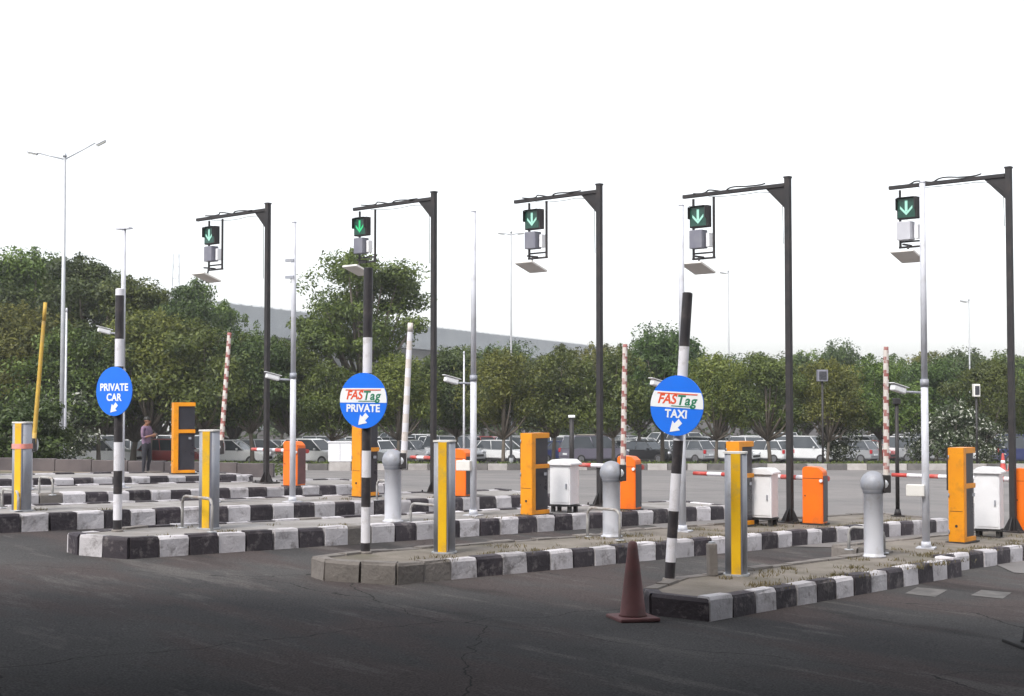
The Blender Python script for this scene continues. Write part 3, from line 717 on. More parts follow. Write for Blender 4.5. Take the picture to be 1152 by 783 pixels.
# ------------------------------------------------------------------ yellow striped columns
YC = [(828.5, 647, 509, 0, 'grey column with yellow stripe on the nearest island, in front of amber pedestal'),
      (500, 622, 496, 1, 'grey column with yellow stripe beside the middle white camera pole'),
      (235, 595, 484, 2, 'grey column with yellow stripe just right of the farthest amber pedestal'),
      (24, 575, 475, 3, 'leftmost grey column with yellow stripe and a pinkish band')]
for k, (bx, by, ty, isl, lab) in enumerate(YC):
    p = snap(bx, by, isl, 0.22, 1.1); H = (by - ty) * p.y / F
    t = thing('sensor_column', lab, 'column', p, R(-16), 'grey sensor columns with yellow stripe')
    a, b = 0.128, 0.12; ring = []
    poly = []
    for q in range(32):
        an = 2 * math.pi * q / 32; c, s_ = math.cos(an), math.sin(an)
        poly.append((a * math.copysign(abs(c) ** 0.6, c), b * math.copysign(abs(s_) ** 0.6, s_)))
    mb = MB().prism(poly, 'z', 0.02, H - 0.02)
    for f in mb.bm.faces:
        if abs(f.normal.z) < 0.5: f.smooth = True
    mb.build('column', 'grey_steel', t)
    MB().prism([(x * 1.08, y * 1.08) for x, y in poly], 'z', H - 0.022, H).build('cap', 'panel_grey', t)
    MB().prism([(x * 1.18, y * 1.18) for x, y in poly], 'z', 0, 0.022).build('base_plate', 'galv', t)
    MB().box((0.012, -b - 0.001, H / 2 - 0.005), (0.112, 0.014, H - 0.03), bevel=0.003).build('yellow_stripe', 'yellow', t)
    MB().box((0.079, -b + 0.003, H / 2), (0.014, 0.016, H - 0.06)).build('groove', 'device_grey', t)
    if k == 3:
        M['pink'] = pmat('pink_band', (0.75, 0.32, 0.28), (0.7, 0.25, 0.2), 12, 0.6)
        MB().prism([(x * 1.05, y * 1.12) for x, y in poly], 'z', H * 0.70, H * 0.755).build('tape_band', 'pink', t)

# ------------------------------------------------------------------ bent white guard pipes
GP = [(462, 590, 574, 2, 1.0, 'bent white guard pipe left of the middle yellow-striped column'),
      (205, 594, 558, 2, 1.15, 'bent white guard pipe left of the second yellow-striped column'),
      (661, 603, 570, 1, 0.9, 'bent white guard pipe left of a ball-headed post, beside white cabinet'),
      (955, 614, 588, 0, 0.8, 'bent white guard pipe left of the nearest ball-headed post'),
      (424, 578, 555, 3, 0.9, 'bent white guard pipe behind the banded PRIVATE sign pole'),
      (44, 560, 543, 4, 0.8, 'bent white guard pipe just right of the leftmost column'),
      (2, 572, 556, 3, 0.9, 'bent white guard pipe cut by the left edge')]
for (bx, by, ty, isl, ln, lab) in GP:
    p = snap(bx, by, isl, 0.2, 1.25); H = max(0.3, (by - ty) * p.y / F)
    t = thing('guard_pipe', lab, 'guard rail', p, R(-50), 'bent white guard pipes on the islands')
    mb = MB()
    pts = [(0, 0, 0)] + [(0.0, 0, H * 0.6)] + [(0.10 * (1 - math.cos(a)), 0, H - 0.10 + 0.10 * math.sin(a)) for a in [R(x) for x in (0, 30, 60, 90)]]
    e = ln * 0.75
    pts += [(e - 0.10, 0, H)] + [(e - 0.10 + 0.10 * math.sin(a), 0, H - 0.10 + 0.10 * math.cos(a)) for a in [R(x) for x in (30, 60, 90)]] + [(e, 0, 0)]
    mb.tube(pts, 0.021, 10).build('pipe', 'pipe_paint', t)
    pass
    for x in (0, e): MB().cyl((x, 0, 0), (x, 0, 0.014), 0.065, seg=14).build('flange', 'galv', t)

# ------------------------------------------------------------------ cones, stump
def cone(p, H, label, mats=('cone_red', 'rubber'), rz=0.3, w=0.24):
    t = thing('traffic_cone', label, 'traffic cone', p, rz)
    MB().box((0, 0, 0.02), (w * 2, w * 2, 0.04), bevel=0.012).build('base', mats[0], t)
    k = H - 0.02
    MB().lathe([(0.15, 0.038), (0.132, 0.06), (0.09, 0.05 + k * 0.46), (0.052, k * 0.93), (0.043, k), (0.02, k + 0.015)], seg=28).build('cone_body', mats[0], t) if w < 0.3 else\
    MB().lathe([(w * 0.72, 0.038), (w * 0.64, 0.06), (0.05 + (w * 0.62 - 0.05) * 0.50, 0.02 + k * 0.5), (0.055, k * 0.93), (0.045, k), (0.02, k + 0.015)], seg=28).build('cone_body', mats[0], t)
    if mats[1] != 'cone_collar': MB().lathe([(0.132 - (0.132 - 0.052) * 0.44 + 0.004, 0.06 + (k * 0.93 - 0.06) * 0.44), (0.132 - (0.132 - 0.052) * 0.64 + 0.004, 0.06 + (k * 0.93 - 0.06) * 0.64)], seg=28).build('collar', mats[1], t)
    return t
M['cone_collar'] = pmat('cone_collar', (0.19, 0.085, 0.084), (0.155, 0.074, 0.073), 5, 0.6, grime=(0.14, 0.1, 0.09), gscale=5, gamt=0.5)
cone(G(712, 697), 0.80, 'faded dull red traffic cone in front of the TAXI sign island', ('cone_red', 'cone_collar'), w=0.215)
cone(G(1166, 727), 0.55, 'black rubber cone at the right edge on the near asphalt', ('rubber', 'rubber'), 0.1)
p = snap(801, 648, 0, 0.3, 1.2)
t = thing('stump_post', 'short weathered grey post stump left of the nearest yellow-striped column', 'stump', p, 0.2)
MB().box((0, 0, 0.19), (0.11, 0.11, 0.38), bevel=0.015, rot=Euler((0.03, -0.03, 0))).build('post', 'kerb_raw', t)
MB().box((0.0, 0.0, 0.384), (0.06, 0.06, 0.03), rot=Euler((0.03, -0.03, 0.4))).build('broken_top', 'galv', t)
# slim black post on the end of the second island
p = snap(1010, 581, 1, 0.3, 1.2)
t = thing('slim_post', 'slim black post standing on island end beside raised striped boom', 'post', p, 0.0)
hh = (581 - 455) * p.y / F
MB().cyl((0, 0, 0.02), (0, 0, hh), 0.04, 0.036, 12).build('post', 'black_steel', t)
MB().box((0, 0, 0.012), (0.22, 0.22, 0.024)).cyl((0, 0, 0.02), (0, 0, 0.14), 0.075, 0.05, 12).build('base_plate', 'black_steel', t)
MB().box((0, 0, hh + 0.05), (0.13, 0.13, 0.12), bevel=0.015).build('lamp_head', 'black_steel', t)

# ------------------------------------------------------------------ lane markings (worn)
def strip(name, pts, off, mat):
    mb = MB(); mb.bm.faces.new([mb.bm.verts.new(Vector((p.x, p.y, gz(p.x, p.y) + off))) for p in pts]); return structure(mb.build(name, mat))
def qpx(a, b, c, d): return [G(*a), G(*b), G(*c), G(*d)]
strip('lane_marking', qpx((1018, 668), (1052, 672), (1066, 664), (1032, 661)), 0.005, 'marking')
strip('lane_marking', qpx((1092, 670), (1128, 674), (1138, 667), (1104, 664)), 0.005, 'marking')

# ------------------------------------------------------------------ grass and weeds
def blades(name, spots, mat, hmin, hmax, w):
    vs, fs = [], []
    for (p, n, rad) in spots:
        for _ in range(n):
            a = rnd.uniform(0, 6.283); r = rad * math.sqrt(rnd.random()); q = p + Vector((math.cos(a) * r, math.sin(a) * r, -0.01))
            h = rnd.uniform(hmin, hmax); b = rnd.uniform(0, 6.283); dx, dy = math.cos(b) * w, math.sin(b) * w
            lx, ly = rnd.uniform(-0.6, 0.6) * h, rnd.uniform(-0.6, 0.6) * h; i = len(vs)
            vs += [q + Vector((dx, dy, 0)), q - Vector((dx, dy, 0)), q + Vector((lx * 0.5 - dx * 0.7, ly * 0.5 - dy * 0.7, h * 0.6)), q + Vector((lx * 0.5 + dx * 0.7, ly * 0.5 + dy * 0.7, h * 0.6)), q + Vector((lx, ly, h))]
            fs += [(i, i + 1, i + 2, i + 3), (i + 3, i + 2, i + 4)]
    me = bpy.data.meshes.new(name); me.from_pydata(vs, [], fs); me.materials.append(M[mat])
    o = bpy.data.objects.new(name, me); COL.objects.link(o); o['kind'] = 'stuff'; return o
sp = []
for i, (s0, s1, cnt) in enumerate(((12.6, 26, 95), (11.6, 25, 60), (10.6, 23, 16), (9, 22, 10))):
    for _ in range(cnt):
        s_ = rnd.uniform(s0, s1); e = EDGE[i] if not (i == 0 and s_ > 18.5) else -9.0
        sp.append((SN(s_, e - rnd.choice([0.2, 0.24, rnd.uniform(0.2, 1.1)]), KH[i] - 0.02), rnd.randint(12, 60), rnd.uniform(0.08, 0.30)))
blades('weeds', sp, 'blade', 0.015, 0.065, 0.006)

# ------------------------------------------------------------------ left verge, low wall, far kerb
vx = list(range(-26, -6)); 
def vg(x, y): return gz(x, y)
mb = MB()
o_ = [(-28, 35.5), (-8.2, 35.5), (-6.6, 37), (-6.8, 43), (-28, 43)]
ring = []
fs = []
nx = 14; ny = 6; vv = {}
for j in range(ny + 1):
    for i in range(nx + 1):
        x = -28 + i * 20.5 / nx; y = 34.0 + j * 9 / ny
        vv[i, j] = mb.bm.verts.new((x, y, gz(x, y) + 0.02 + 0.05 * rnd.random() if 0 < i < nx and 0 < j else gz(x, y) - 0.02))
for j in range(ny):
    for i in range(nx): mb.bm.faces.new((vv[i, j], vv[i + 1, j], vv[i + 1, j + 1], vv[i, j + 1]))
structure(mb.build('dirt_verge', 'dirt', smooth=True))
mb = MB()
for k in range(18):
    x0 = -27 + k * 1.1
    mb.box((x0 + 0.545, 43.2, gz(x0, 43.2) + 0.18), (1.085, 0.3, 0.46), bevel=0.015, rot=Euler((0, 0, rnd.uniform(-0.01, 0.01))))
tag(mb.build('low_wall', 'wall_stone'), 'low dark stone edging wall behind the dirt verge and the standing man', 'wall')
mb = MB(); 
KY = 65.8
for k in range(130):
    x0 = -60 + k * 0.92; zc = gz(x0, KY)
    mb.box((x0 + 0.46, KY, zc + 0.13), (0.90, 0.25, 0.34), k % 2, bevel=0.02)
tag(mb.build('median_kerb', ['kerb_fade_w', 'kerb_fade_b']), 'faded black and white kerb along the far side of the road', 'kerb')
structure(grid_sheet('planting_strip', list(range(-62, 63, 2)), [65.9, 67, 68, 69, 70.4], 'dirt', 0.20))

# ------------------------------------------------------------------ vegetation
def leaf_cloud(vs, fs, c, rad, n, size, flat=1.0):
    for _ in range(n):
        d = Vector((rnd.gauss(0, 1), rnd.gauss(0, 1), rnd.gauss(0, 1))).normalized() * (rnd.random() ** 0.45)
        q = Vector(c) + Vector((d.x * rad[0], d.y * rad[1], d.z * rad[2]))
        nrm = (d + Vector((rnd.gauss(0, .7), rnd.gauss(0, .7), rnd.gauss(0, .7) + 0.5))).normalized()
        t = nrm.orthogonal().normalized(); t = Matrix.Rotation(rnd.uniform(0, 6.28), 3, nrm) @ t; b = nrm.cross(t)
        s = size * rnd.uniform(0.6, 1.35); i = len(vs)
        vs += [q - t * s, q + b * s * 0.42 - t * 0.1 * s, q + t * s, q - b * s * 0.42 + t * 0.1 * s]
        fs.append((i, i + 1, i + 2, i + 3))
def mesh_obj(name, vs, fs, mat, parent=None):
    me = bpy.data.meshes.new(name); me.from_pydata(vs, [], fs); me.materials.append(M[mat])
    o = bpy.data.objects.new(name, me); COL.objects.link(o)
    if parent: o.parent = parent
    return o
def make_tree(name, H, W, trunk, nclump, nleaf, lsize, mat, flat=0.5, spread=1.0, cl=(0.16, 0.30), low=None):
    """crown spans from trunk height to H; limbs run to each clump"""
    t = thing(name, 'tree', 'tree', (0, 0, 0), 0)
    tm = MB(); cz = trunk * 0.8
    lx, ly = rnd.uniform(-.15, .15), rnd.uniform(-.15, .15)
    tm.tube([(0, 0, -0.3), (lx * .3, ly * .3, cz * 0.5), (lx, ly, cz), (lx * 1.2, ly * 1.4, cz + (H - cz) * 0.5)], 0.1, 10, radii=[0.036 * H * 0.62, 0.025 * H * 0.62, 0.021 * H * 0.62, 0.008 * H])
    vs, fs = [], []
    for k in range(nclump):
        a = k * 2.4 + rnd.uniform(-.4, .4); f = math.sqrt((k + 0.5) / nclump)
        zz = rnd.random()
        # dome: wide low, narrow high
        dome = math.sqrt(max(0.0, 1 - (zz * 0.94) ** 2)) if zz > 0.25 else 0.75 + zz
        r = W / 2 * f * dome * spread * rnd.uniform(0.75, 1.0)
        c = Vector((math.cos(a) * r, math.sin(a) * r, trunk + (H - trunk) * (0.1 + 0.84 * zz)))
        s = W * rnd.uniform(*cl) * rnd.choice((0.6, 0.85, 1.0, 1.0, 1.15))
        leaf_cloud(vs, fs, c, (s, s, s * flat * rnd.uniform(0.8, 1.2)), int(nleaf * rnd.uniform(0.6, 1.3)), lsize)
        m_ = Vector((lx, ly, cz)).lerp(c, 0.5) + Vector((0, 0, -0.05 * H))
        if k % 2 == 0: tm.tube([(lx * .9, ly * .9, cz * 0.95), m_, c], 0.03, 6, radii=[0.013 * H, 0.008 * H, 0.003 * H])
    for k in range(14):
        a = rnd.uniform(0, 6.283); r = W / 2 * math.sqrt(rnd.random()) * 0.85; zt = trunk + (H - trunk) * (0.98 - 0.5 * (r / (W / 2)) ** 2) + rnd.uniform(0.1, 0.5)
        s = W * rnd.uniform(0.03, 0.075)
        leaf_cloud(vs, fs, (math.cos(a) * r, math.sin(a) * r, zt), (s, s, s * 1.2), int(nleaf * 0.12), lsize)
    tm.build('trunk', 'bark', t); mesh_obj('crown', vs, fs, mat, t)
    zz_ = sorted(v[2] for v in vs); t['top'] = zz_[int(len(zz_) * 0.998)]
    return t
protos = {
 'a1': make_tree('broadleaf_tree', 6.5, 5.2, 2.3, 30, 560, 0.095, 'leaf_a', 0.62),
 'a2': make_tree('broadleaf_tree', 6.5, 4.8, 2.2, 32, 540, 0.09, 'leaf_c', 0.66),
 'a3': make_tree('broadleaf_tree', 6.5, 5.3, 2.3, 28, 580, 0.095, 'leaf_b', 0.58),
 'a4': make_tree('broadleaf_tree', 6.5, 5.0, 2.1, 36, 460, 0.09, 'leaf_a', 0.6, 1.1, (0.13, 0.24)),
 'big': make_tree('spreading_tree', 10.5, 8.0, 4.9, 60, 560, 0.10, 'leaf_a', 0.6, 1.0, (0.09, 0.17)),
 'tall': make_tree('tall_tree', 11.0, 7.6, 2.2, 44, 680, 0.11, 'leaf_b', 0.62, 1.05, (0.12, 0.22)),
 'tall2': make_tree('tall_tree', 11.0, 7.0, 2.0, 42, 680, 0.11, 'leaf_a', 0.6, 1.05, (0.12, 0.24)),
 'fl': make_tree('flowering_tree', 3.6, 3.8, 0.6, 18, 260, 0.12, 'leaf_f', 0.7),
 'bush': make_tree('shrub', 2.2, 2.6, 0.15, 16, 360, 0.075, 'leaf_b', 0.7),
}
PH = {k: protos[k]['top'] for k in protos}
used = set()
LM = [(24, 'the leftmost yellow-striped column'), (70, 'the twin-arm street lamp'), (128, 'the PRIVATE CAR sign'), (165, 'the standing man'), (209, 'the E-shaped amber pedestal'),
      (236, 'the second yellow-striped column'), (254, 'the leaning striped boom'), (299, 'the farthest gantry post'), (331, 'the brown barrier housing'), (380, 'the small white box'), (411, 'the PRIVATE sign'),
      (444, 'the whitish raised boom'), (487, 'the second gantry post'), (533, 'the middle white camera pole'), (575, 'the slim pale lamp mast'), (603, 'the middle amber pedestal'), (635, 'the middle white cabinet'),
      (676, 'the middle gantry post'), (705, 'the slim striped boom'), (762, 'the TAXI sign'), (830, 'the nearest yellow-striped column'), (860, 'the second white cabinet'), (888, 'the fourth gantry post'),
      (917, 'the lone orange housing'), (998, 'the nearest raised boom'), (1041, 'the rightmost white camera pole'), (1083, 'the rightmost amber pedestal'), (1138, 'the right edge gantry post')]
LABS = set()
def where(px):
    x, nm = min(LM, key=lambda a: abs(a[0] - px)); d = px - x
    return ('behind ' if abs(d) < 7 else 'just left of ' if d < 0 else 'just right of ') + nm
def uniq(fmts):
    for f in fmts:
        if f not in LABS: LABS.add(f); return f
    return fmts[-1]
KIND = {'a1': 'mid green bushy tree', 'a2': 'olive green bushy tree', 'a3': 'dark green bushy tree', 'a4': 'green loose-crowned tree', 'big': 'tall layered dark tree', 'tall': 'tall dark dense tree',
        'tall2': 'tall mid green dense tree', 'fl': 'pale flowering shrub tree', 'bush': 'low rounded green shrub'}
def tree(kind, px, top, Y, wmul=1.0, group='trees beyond the road'):
    if 310 < px < 660 and kind != 'big': top += 13
    f = foot(px, Y); Ht = at(px, top, Y).z - f.z; s = Ht / PH[kind]
    pr = protos[kind]; rz = rnd.uniform(0, 6.28)
    rowp = 'near row' if Y < 82 else 'middle row' if Y < 105 else 'far row'
    lab = uniq([f'{KIND[kind]} seen {where(px)}', f'{KIND[kind]}, {rowp}, {where(px)}', f'lower {KIND[kind]}, {rowp}, {where(px)}'])
    if kind not in used:
        used.add(kind); pr.location = f; pr.rotation_euler = (0, 0, rz); pr.scale = (s * wmul, s * wmul, s); pr['label'] = lab; pr['group'] = group; return pr
    return dup(pr, f, rz, lab, (s * wmul, s * wmul, s), group=group)
for k in protos: TREE[protos[k].name] = [(c, kids(c)) for c in kids(protos[k])]

for a in [('tall', -30, 290, 76), ('tall2', 35, 283, 80), ('tall', 95, 288, 78), ('tall2', 150, 312, 74), ('tall', 210, 316, 80, 0.95), ('tall2', 262, 340, 86, 0.8), ('tall', 60, 300, 92), ('tall2', 125, 305, 95), ('tall', 5, 300, 96), ('tall', 180, 335, 100),
          ('a2', 12, 342, 71, 1.1), ('a1', 62, 365, 70), ('a3', 112, 372, 71), ('a2', 168, 350, 72, 1.1), ('a1', 228, 360, 71, 1.1), ('a3', 285, 372, 72), ('a4', 330, 372, 74),
          ('big', 407, 284, 76),
          ('a1', 376, 392, 72), ('a2', 448, 386, 73, 1.1), ('a3', 512, 378, 75), ('a2', 566, 381, 71, 1.05), ('a1', 622, 378, 72, 1.1), ('a1', 690, 390, 71), ('a3', 745, 366, 76, 0.95), ('a2', 805, 399, 72),
          ('a4', 866, 398, 72, 1.1), ('a2', 930, 404, 71), ('a1', 990, 400, 73, 1.1), ('a3', 1052, 402, 76), ('a4', 1110, 405, 72), ('a1', 1165, 408, 74),
          ('a3', 316, 385, 110), ('a1', 455, 395, 108), ('a4', 508, 378, 106), ('a3', 570, 372, 109), ('a1', 625, 376, 112), ('a2', 672, 388, 107), ('a4', 720, 385, 111), ('a1', 768, 378, 108), ('a3', 812, 400, 112), ('a1', 862, 398, 108),
          ('a4', 906, 396, 114), ('a3', 945, 384, 108, 0.7), ('a1', 998, 400, 112), ('a2', 1045, 396, 116), ('a3', 1084, 392, 110, 0.9), ('a4', 1128, 396, 112), ('a1', 1170, 400, 110),
          ('a3', 350, 400, 135, 1.4), ('a1', 400, 402, 138, 1.4), ('a3', 470, 402, 136, 1.5), ('a1', 545, 402, 140, 1.5), ('a3', 615, 404, 136, 1.5), ('a4', 690, 405, 139, 1.5), ('a3', 760, 404, 136, 1.5), ('a1', 835, 410, 138, 1.5), ('a3', 905, 408, 140, 1.5), ('a4', 975, 409, 136, 1.5), ('a3', 1045, 408, 138, 1.5), ('a1', 1115, 406, 140, 1.5), ('a3', 1180, 406, 136, 1.5),
          ('a3', 30, 380, 120, 1.4), ('a3', 100, 380, 122, 1.4), ('a3', 170, 380, 120, 1.4), ('a3', 240, 385, 124, 1.4)]:
    tree(*a)
for a in [('fl', 1075, 452, 70, 1.1), ('fl', 1040, 470, 72), ('fl', 72, 432, 69), ('fl', 940, 470, 72), ('fl', 1105, 470, 69), ('fl', 318, 488, 69)]:
    tree(*a, group='flowering shrubs in the planting strip')
for a in [('bush', 28, 440, 46, 1.15), ('bush', -8, 452, 45, 1.2), ('bush', 58, 468, 47), ('bush', 100, 514, 66, 1.8), ('bush', 215, 515, 67, 1.8), ('bush', 455, 521, 67.5, 2.2), ('bush', 560, 521, 68, 2.2), ('bush', 720, 521, 68, 2.2), ('bush', 790, 521, 68, 2.2), ('bush', 880, 521, 68, 2.2), ('bush', 965, 521, 68, 2.2), ('bush', 1040, 521, 68, 2.2), ('bush', 1120, 521, 68, 2.2)]:
    tree(*a, group='low shrubs along the planting strip')
# ground cover
vs, fs = [], []
for k in range(900):
    x = rnd.uniform(-34, 34); y = rnd.uniform(66.6, 69.8)
    if rnd.random() < 0.25: continue
    leaf_cloud(vs, fs, (x, y, gz(x, y) + 0.30), (0.4, 0.35, 0.12), 14, 0.07)
for k in range(260):
    x = rnd.uniform(-26, -7); y = rnd.uniform(43.8, 46.2)
    leaf_cloud(vs, fs, (x, y, gz(x, y) + 0.22), (0.4, 0.35, 0.2), 20, 0.06)
tl = []; tf = []
for k in range(460):
    x = -95 + 190 * k / 460 + rnd.uniform(-1, 1); y = rnd.uniform(150, 156); z = rnd.uniform(0.3, 5.2)
    leaf_cloud(tl, tf, (x, y, -2.4 + z), (1.5, 1.2, 1.0), 60, 0.33)
tlo = mesh_obj('treeline', tl, tf, 'leaf_b'); tlo['kind'] = 'stuff'
gc = mesh_obj('ground_cover', vs, fs, 'leaf_a'); gc['kind'] = 'stuff'

# ------------------------------------------------------------------ cars
def carpaint(name, c, metal=0.0):
    m, nt, b = new_mat(name)
    tc = nt.nodes.new('ShaderNodeTexCoord'); n = nt.nodes.new('ShaderNodeTexNoise'); n.inputs['Scale'].default_value = 3
    nt.links.new(tc.outputs['Object'], n.inputs['Vector'])
    rp = nt.nodes.new('ShaderNodeValToRGB'); rp.color_ramp.elements[0].color = (*c, 1); rp.color_ramp.elements[1].color = (*[v * 0.88 for v in c], 1)
    nt.links.new(n.outputs['Fac'], rp.inputs[0]); nt.links.new(rp.outputs[0], b.inputs['Base Color'])
    b.inputs['Roughness'].default_value = 0.28; b.inputs['Metallic'].default_value = metal; b.inputs['Coat Weight'].default_value = 0.6; b.inputs['Coat Roughness'].default_value = 0.08
    return m
PAINT = {'white': carpaint('paint_white', (0.74, 0.75, 0.76)), 'silver': carpaint('paint_silver', (0.45, 0.46, 0.48), 0.4), 'grey': carpaint('paint_grey', (0.16, 0.165, 0.175), 0.3), 'purplish grey': carpaint('paint_mauve', (0.20, 0.185, 0.24), 0.3),
         'dark blue': carpaint('paint_blue', (0.03, 0.04, 0.13)), 'red': carpaint('paint_red', (0.32, 0.03, 0.03)), 'black': carpaint('paint_black', (0.018, 0.018, 0.02)), 'beige': carpaint('paint_beige', (0.42, 0.37, 0.30))}
M['paint_base'] = PAINT['white']
def make_car(name, L, W, hood, H, prof_body, cab):
    """x across, y along (front = -y). prof_body: side outline (y,z); cab: (y0bottom,y0top,y1top,y1bottom)"""
    t = thing(name, 'car', 'car')
    mb = MB().prism(prof_body, 'x', -W / 2, W / 2, bevel=0.07)
    for f in mb.bm.faces: f.smooth = False
    mb.build('body', 'paint_base', t)
    zb = hood; yb0, yt0, yt1, yb1 = cab; wt = W * 0.37; wb = W * 0.47
    def frus(mb, e=0.0, z0=zb - 0.03, z1=H - 0.05, mi=0):
        lo = [(-wb + e, yb0 + e), (wb - e, yb0 + e), (wb - e, yb1 - e), (-wb + e, yb1 - e)]; hi = [(-wt + e, yt0 + e), (wt - e, yt0 + e), (wt - e, yt1 - e), (-wt + e, yt1 - e)]
        a = [mb.bm.verts.new((x, y, z0)) for x, y in lo]; b = [mb.bm.verts.new((x, y, z1)) for x, y in hi]
        mb.bm.faces.new(b); mb.bm.faces.new(list(reversed(a)))
        for k in range(4): mb.bm.faces.new((a[k], a[(k + 1) % 4], b[(k + 1) % 4], b[k]))
        return a, b
    mb = MB(); frus(mb); mb.build('window', 'glass', t)
    # roof and pillars
    mb = MB(); z1 = H - 0.05
    mb.prism([(yt0 - 0.04, z1 - 0.01), (yt1 + 0.05, z1 - 0.01), (yt1 - 0.1, H), (yt0 + 0.25, H)], 'x', -wt - 0.015, wt + 0.015, bevel=0.02)
    mid_b, mid_t = (yb0 + yb1) / 2 + 0.1, (yt0 + yt1) / 2 + 0.1
    for sx in (-1, 1):
        for yb, yt in ((yb0, yt0), (mid_b, mid_t), (yb1, yt1)):
            mb.tube([(sx * (wb - 0.004), yb, zb - 0.02), (sx * (wt - 0.0), yt, z1)], 0.024, 6)
    mb.build('roof', 'paint_base', t)
    for sx in (-1, 1):
        for y in (-L / 2 + 0.75, L / 2 - 0.72):
            w = MB().lathe([(0.2, -0.1), (0.29, -0.1), (0.31, -0.07), (0.31, 0.07), (0.29, 0.1), (0.2, 0.1)], seg=20).build('wheel', 'tyre', t)
            w.rotation_euler = (0, R(90), 0); w.location = (sx * (W / 2 - 0.09), y, 0.31)
            MB().lathe([(0.19, -0.108), (0.195, 0.108)], seg=14).build('rim', 'rim', w)
        MB().box((sx * (W / 2 - 0.26), -L / 2 + 0.04, hood * 0.78), (0.34, 0.12, 0.15), bevel=0.03, rot=Euler((0, 0, -sx * 0.25))).build('headlight', 'head', t)
        MB().box((sx * (W / 2 - 0.16), L / 2 - 0.045, hood * 0.85), (0.22, 0.12, 0.26), bevel=0.03).build('tail_light', 'tail', t)
        MB().box((sx * (W / 2 + 0.06), yb0 + 0.35, hood + 0.05), (0.16, 0.08, 0.12), bevel=0.02).build('wing_mirror', 'paint_base', t)
    MB().box((0, -L / 2 + 0.012, hood * 0.52), (W * 0.62, 0.05, 0.16), bevel=0.015).build('grille', 'rubber', t)
    MB().box((0, L / 2 - 0.012, hood * 0.62), (0.5, 0.04, 0.11)).build('number_plate', 'sign_white', t)
    MB().box((0, 0, 0.24), (W - 0.10, L - 0.5, 0.12)).build('underbody', 'rubber', t)
    return t
def bodyprof(L, hood, tailz, nose=0.62):
    h = L / 2
    p = [(-h, 0.30), (-h, nose * hood), (-h + 0.12, hood * 0.84), (-h + 0.95, hood), (h - 0.5, tailz), (h - 0.04, tailz - 0.06), (h, 0.42), (h - 0.05, 0.28)]
    # wheel arch notch
    return p
CARS = {'hatchback': make_car('hatchback', 3.8, 1.68, 0.92, 1.52, bodyprof(3.8, 0.92, 0.98), (-1.05, -0.35, 1.35, 1.78)),
        'sedan': make_car('sedan', 4.3, 1.7, 0.92, 1.47, bodyprof(4.3, 0.92, 0.98), (-0.95, -0.25, 0.95, 1.62)),
        'van': make_car('people_carrier', 4.4, 1.75, 1.02, 1.80, bodyprof(4.4, 1.02, 1.08), (-1.35, -0.65, 1.85, 2.12))}
for k in CARS: TREE[CARS[k].name] = [(c, kids(c)) for c in kids(CARS[k])]
cused = set()
def car(kind, colour, px, Y, rz):
    f = foot(px, Y); base = CARS[kind]
    nm = {'hatchback': 'hatchback', 'sedan': 'saloon car', 'van': 'people carrier'}[kind]
    row = 'front' if Y < 98 else 'second' if Y < 105 else 'third' if Y < 112 else 'fourth' if Y < 119 else 'fifth' if Y < 126 else 'last'
    lab = uniq([f'{colour} {nm} in {row} row {where(px)}', f'second {colour} {nm}, {row} row, {where(px)}', f'third {colour} {nm}, {row} row, {where(px)}'])
    mm = {'paint_white': PAINT[colour]}
    o = dup(base, f, rz, lab, matmap=mm, group='cars parked under the trees')
    return o
cols = ['white'] * 12 + ['silver'] * 4 + ['grey'] * 2 + ['black', 'dark blue', 'red', 'beige']
def rowcars(Y, px0, px1, step, rz, jitter=0.08, skip=0.08):
    px = px0
    while px < px1:
        if rnd.random() > skip:
            car(rnd.choice(['hatchback', 'hatchback', 'sedan', 'van']), rnd.choice(cols), px, Y + rnd.uniform(-.5, .5), rz + rnd.uniform(-jitter, jitter) + (math.pi if rnd.random() < 0.35 else 0))
        px += step * rnd.uniform(0.92, 1.12)
car('hatchback', 'white', 566, 96, R(60)); car('van', 'purplish grey', 668, 93, R(118)); car('sedan', 'dark blue', 632, 96, R(110))
rowcars(96, 415, 545, 46, R(55)); rowcars(96, 728, 1190, 45, R(50), skip=0.03)
rowcars(102, 420, 1190, 42, R(52), skip=0.03); rowcars(108.5, 415, 1190, 40, R(48), skip=0.05)
car('sedan', 'white', 262, 80, R(80)); car('hatchback', 'white', 298, 84, R(100)); car('hatchback', 'white', 352, 80, R(65)); car('sedan', 'silver', 400, 82, R(75)); car('hatchback', 'red', 196, 80, R(80)); car('sedan', 'white', 118, 78, R(80)); car('hatchback', 'silver', 92, 79, R(70))
rowcars(115, 400, 1190, 37, R(55), skip=0.05); rowcars(122, 410, 1190, 35, R(50), skip=0.05); rowcars(130, 410, 1190, 33, R(120), skip=0.05)
rowcars(115, 60, 400, 38, R(60)); rowcars(90, 60, 400, 50, R(60)); rowcars(99, 60, 400, 44, R(60)); rowcars(107, 60, 400, 42, R(60))
car('van', 'dark blue', 1160, 84, R(85))
for k in CARS:
    for ch, gg in TREE[CARS[k].name]:
        for g in gg: bpy.data.objects.remove(g)
        bpy.data.objects.remove(ch)
    bpy.data.objects.remove(CARS[k])

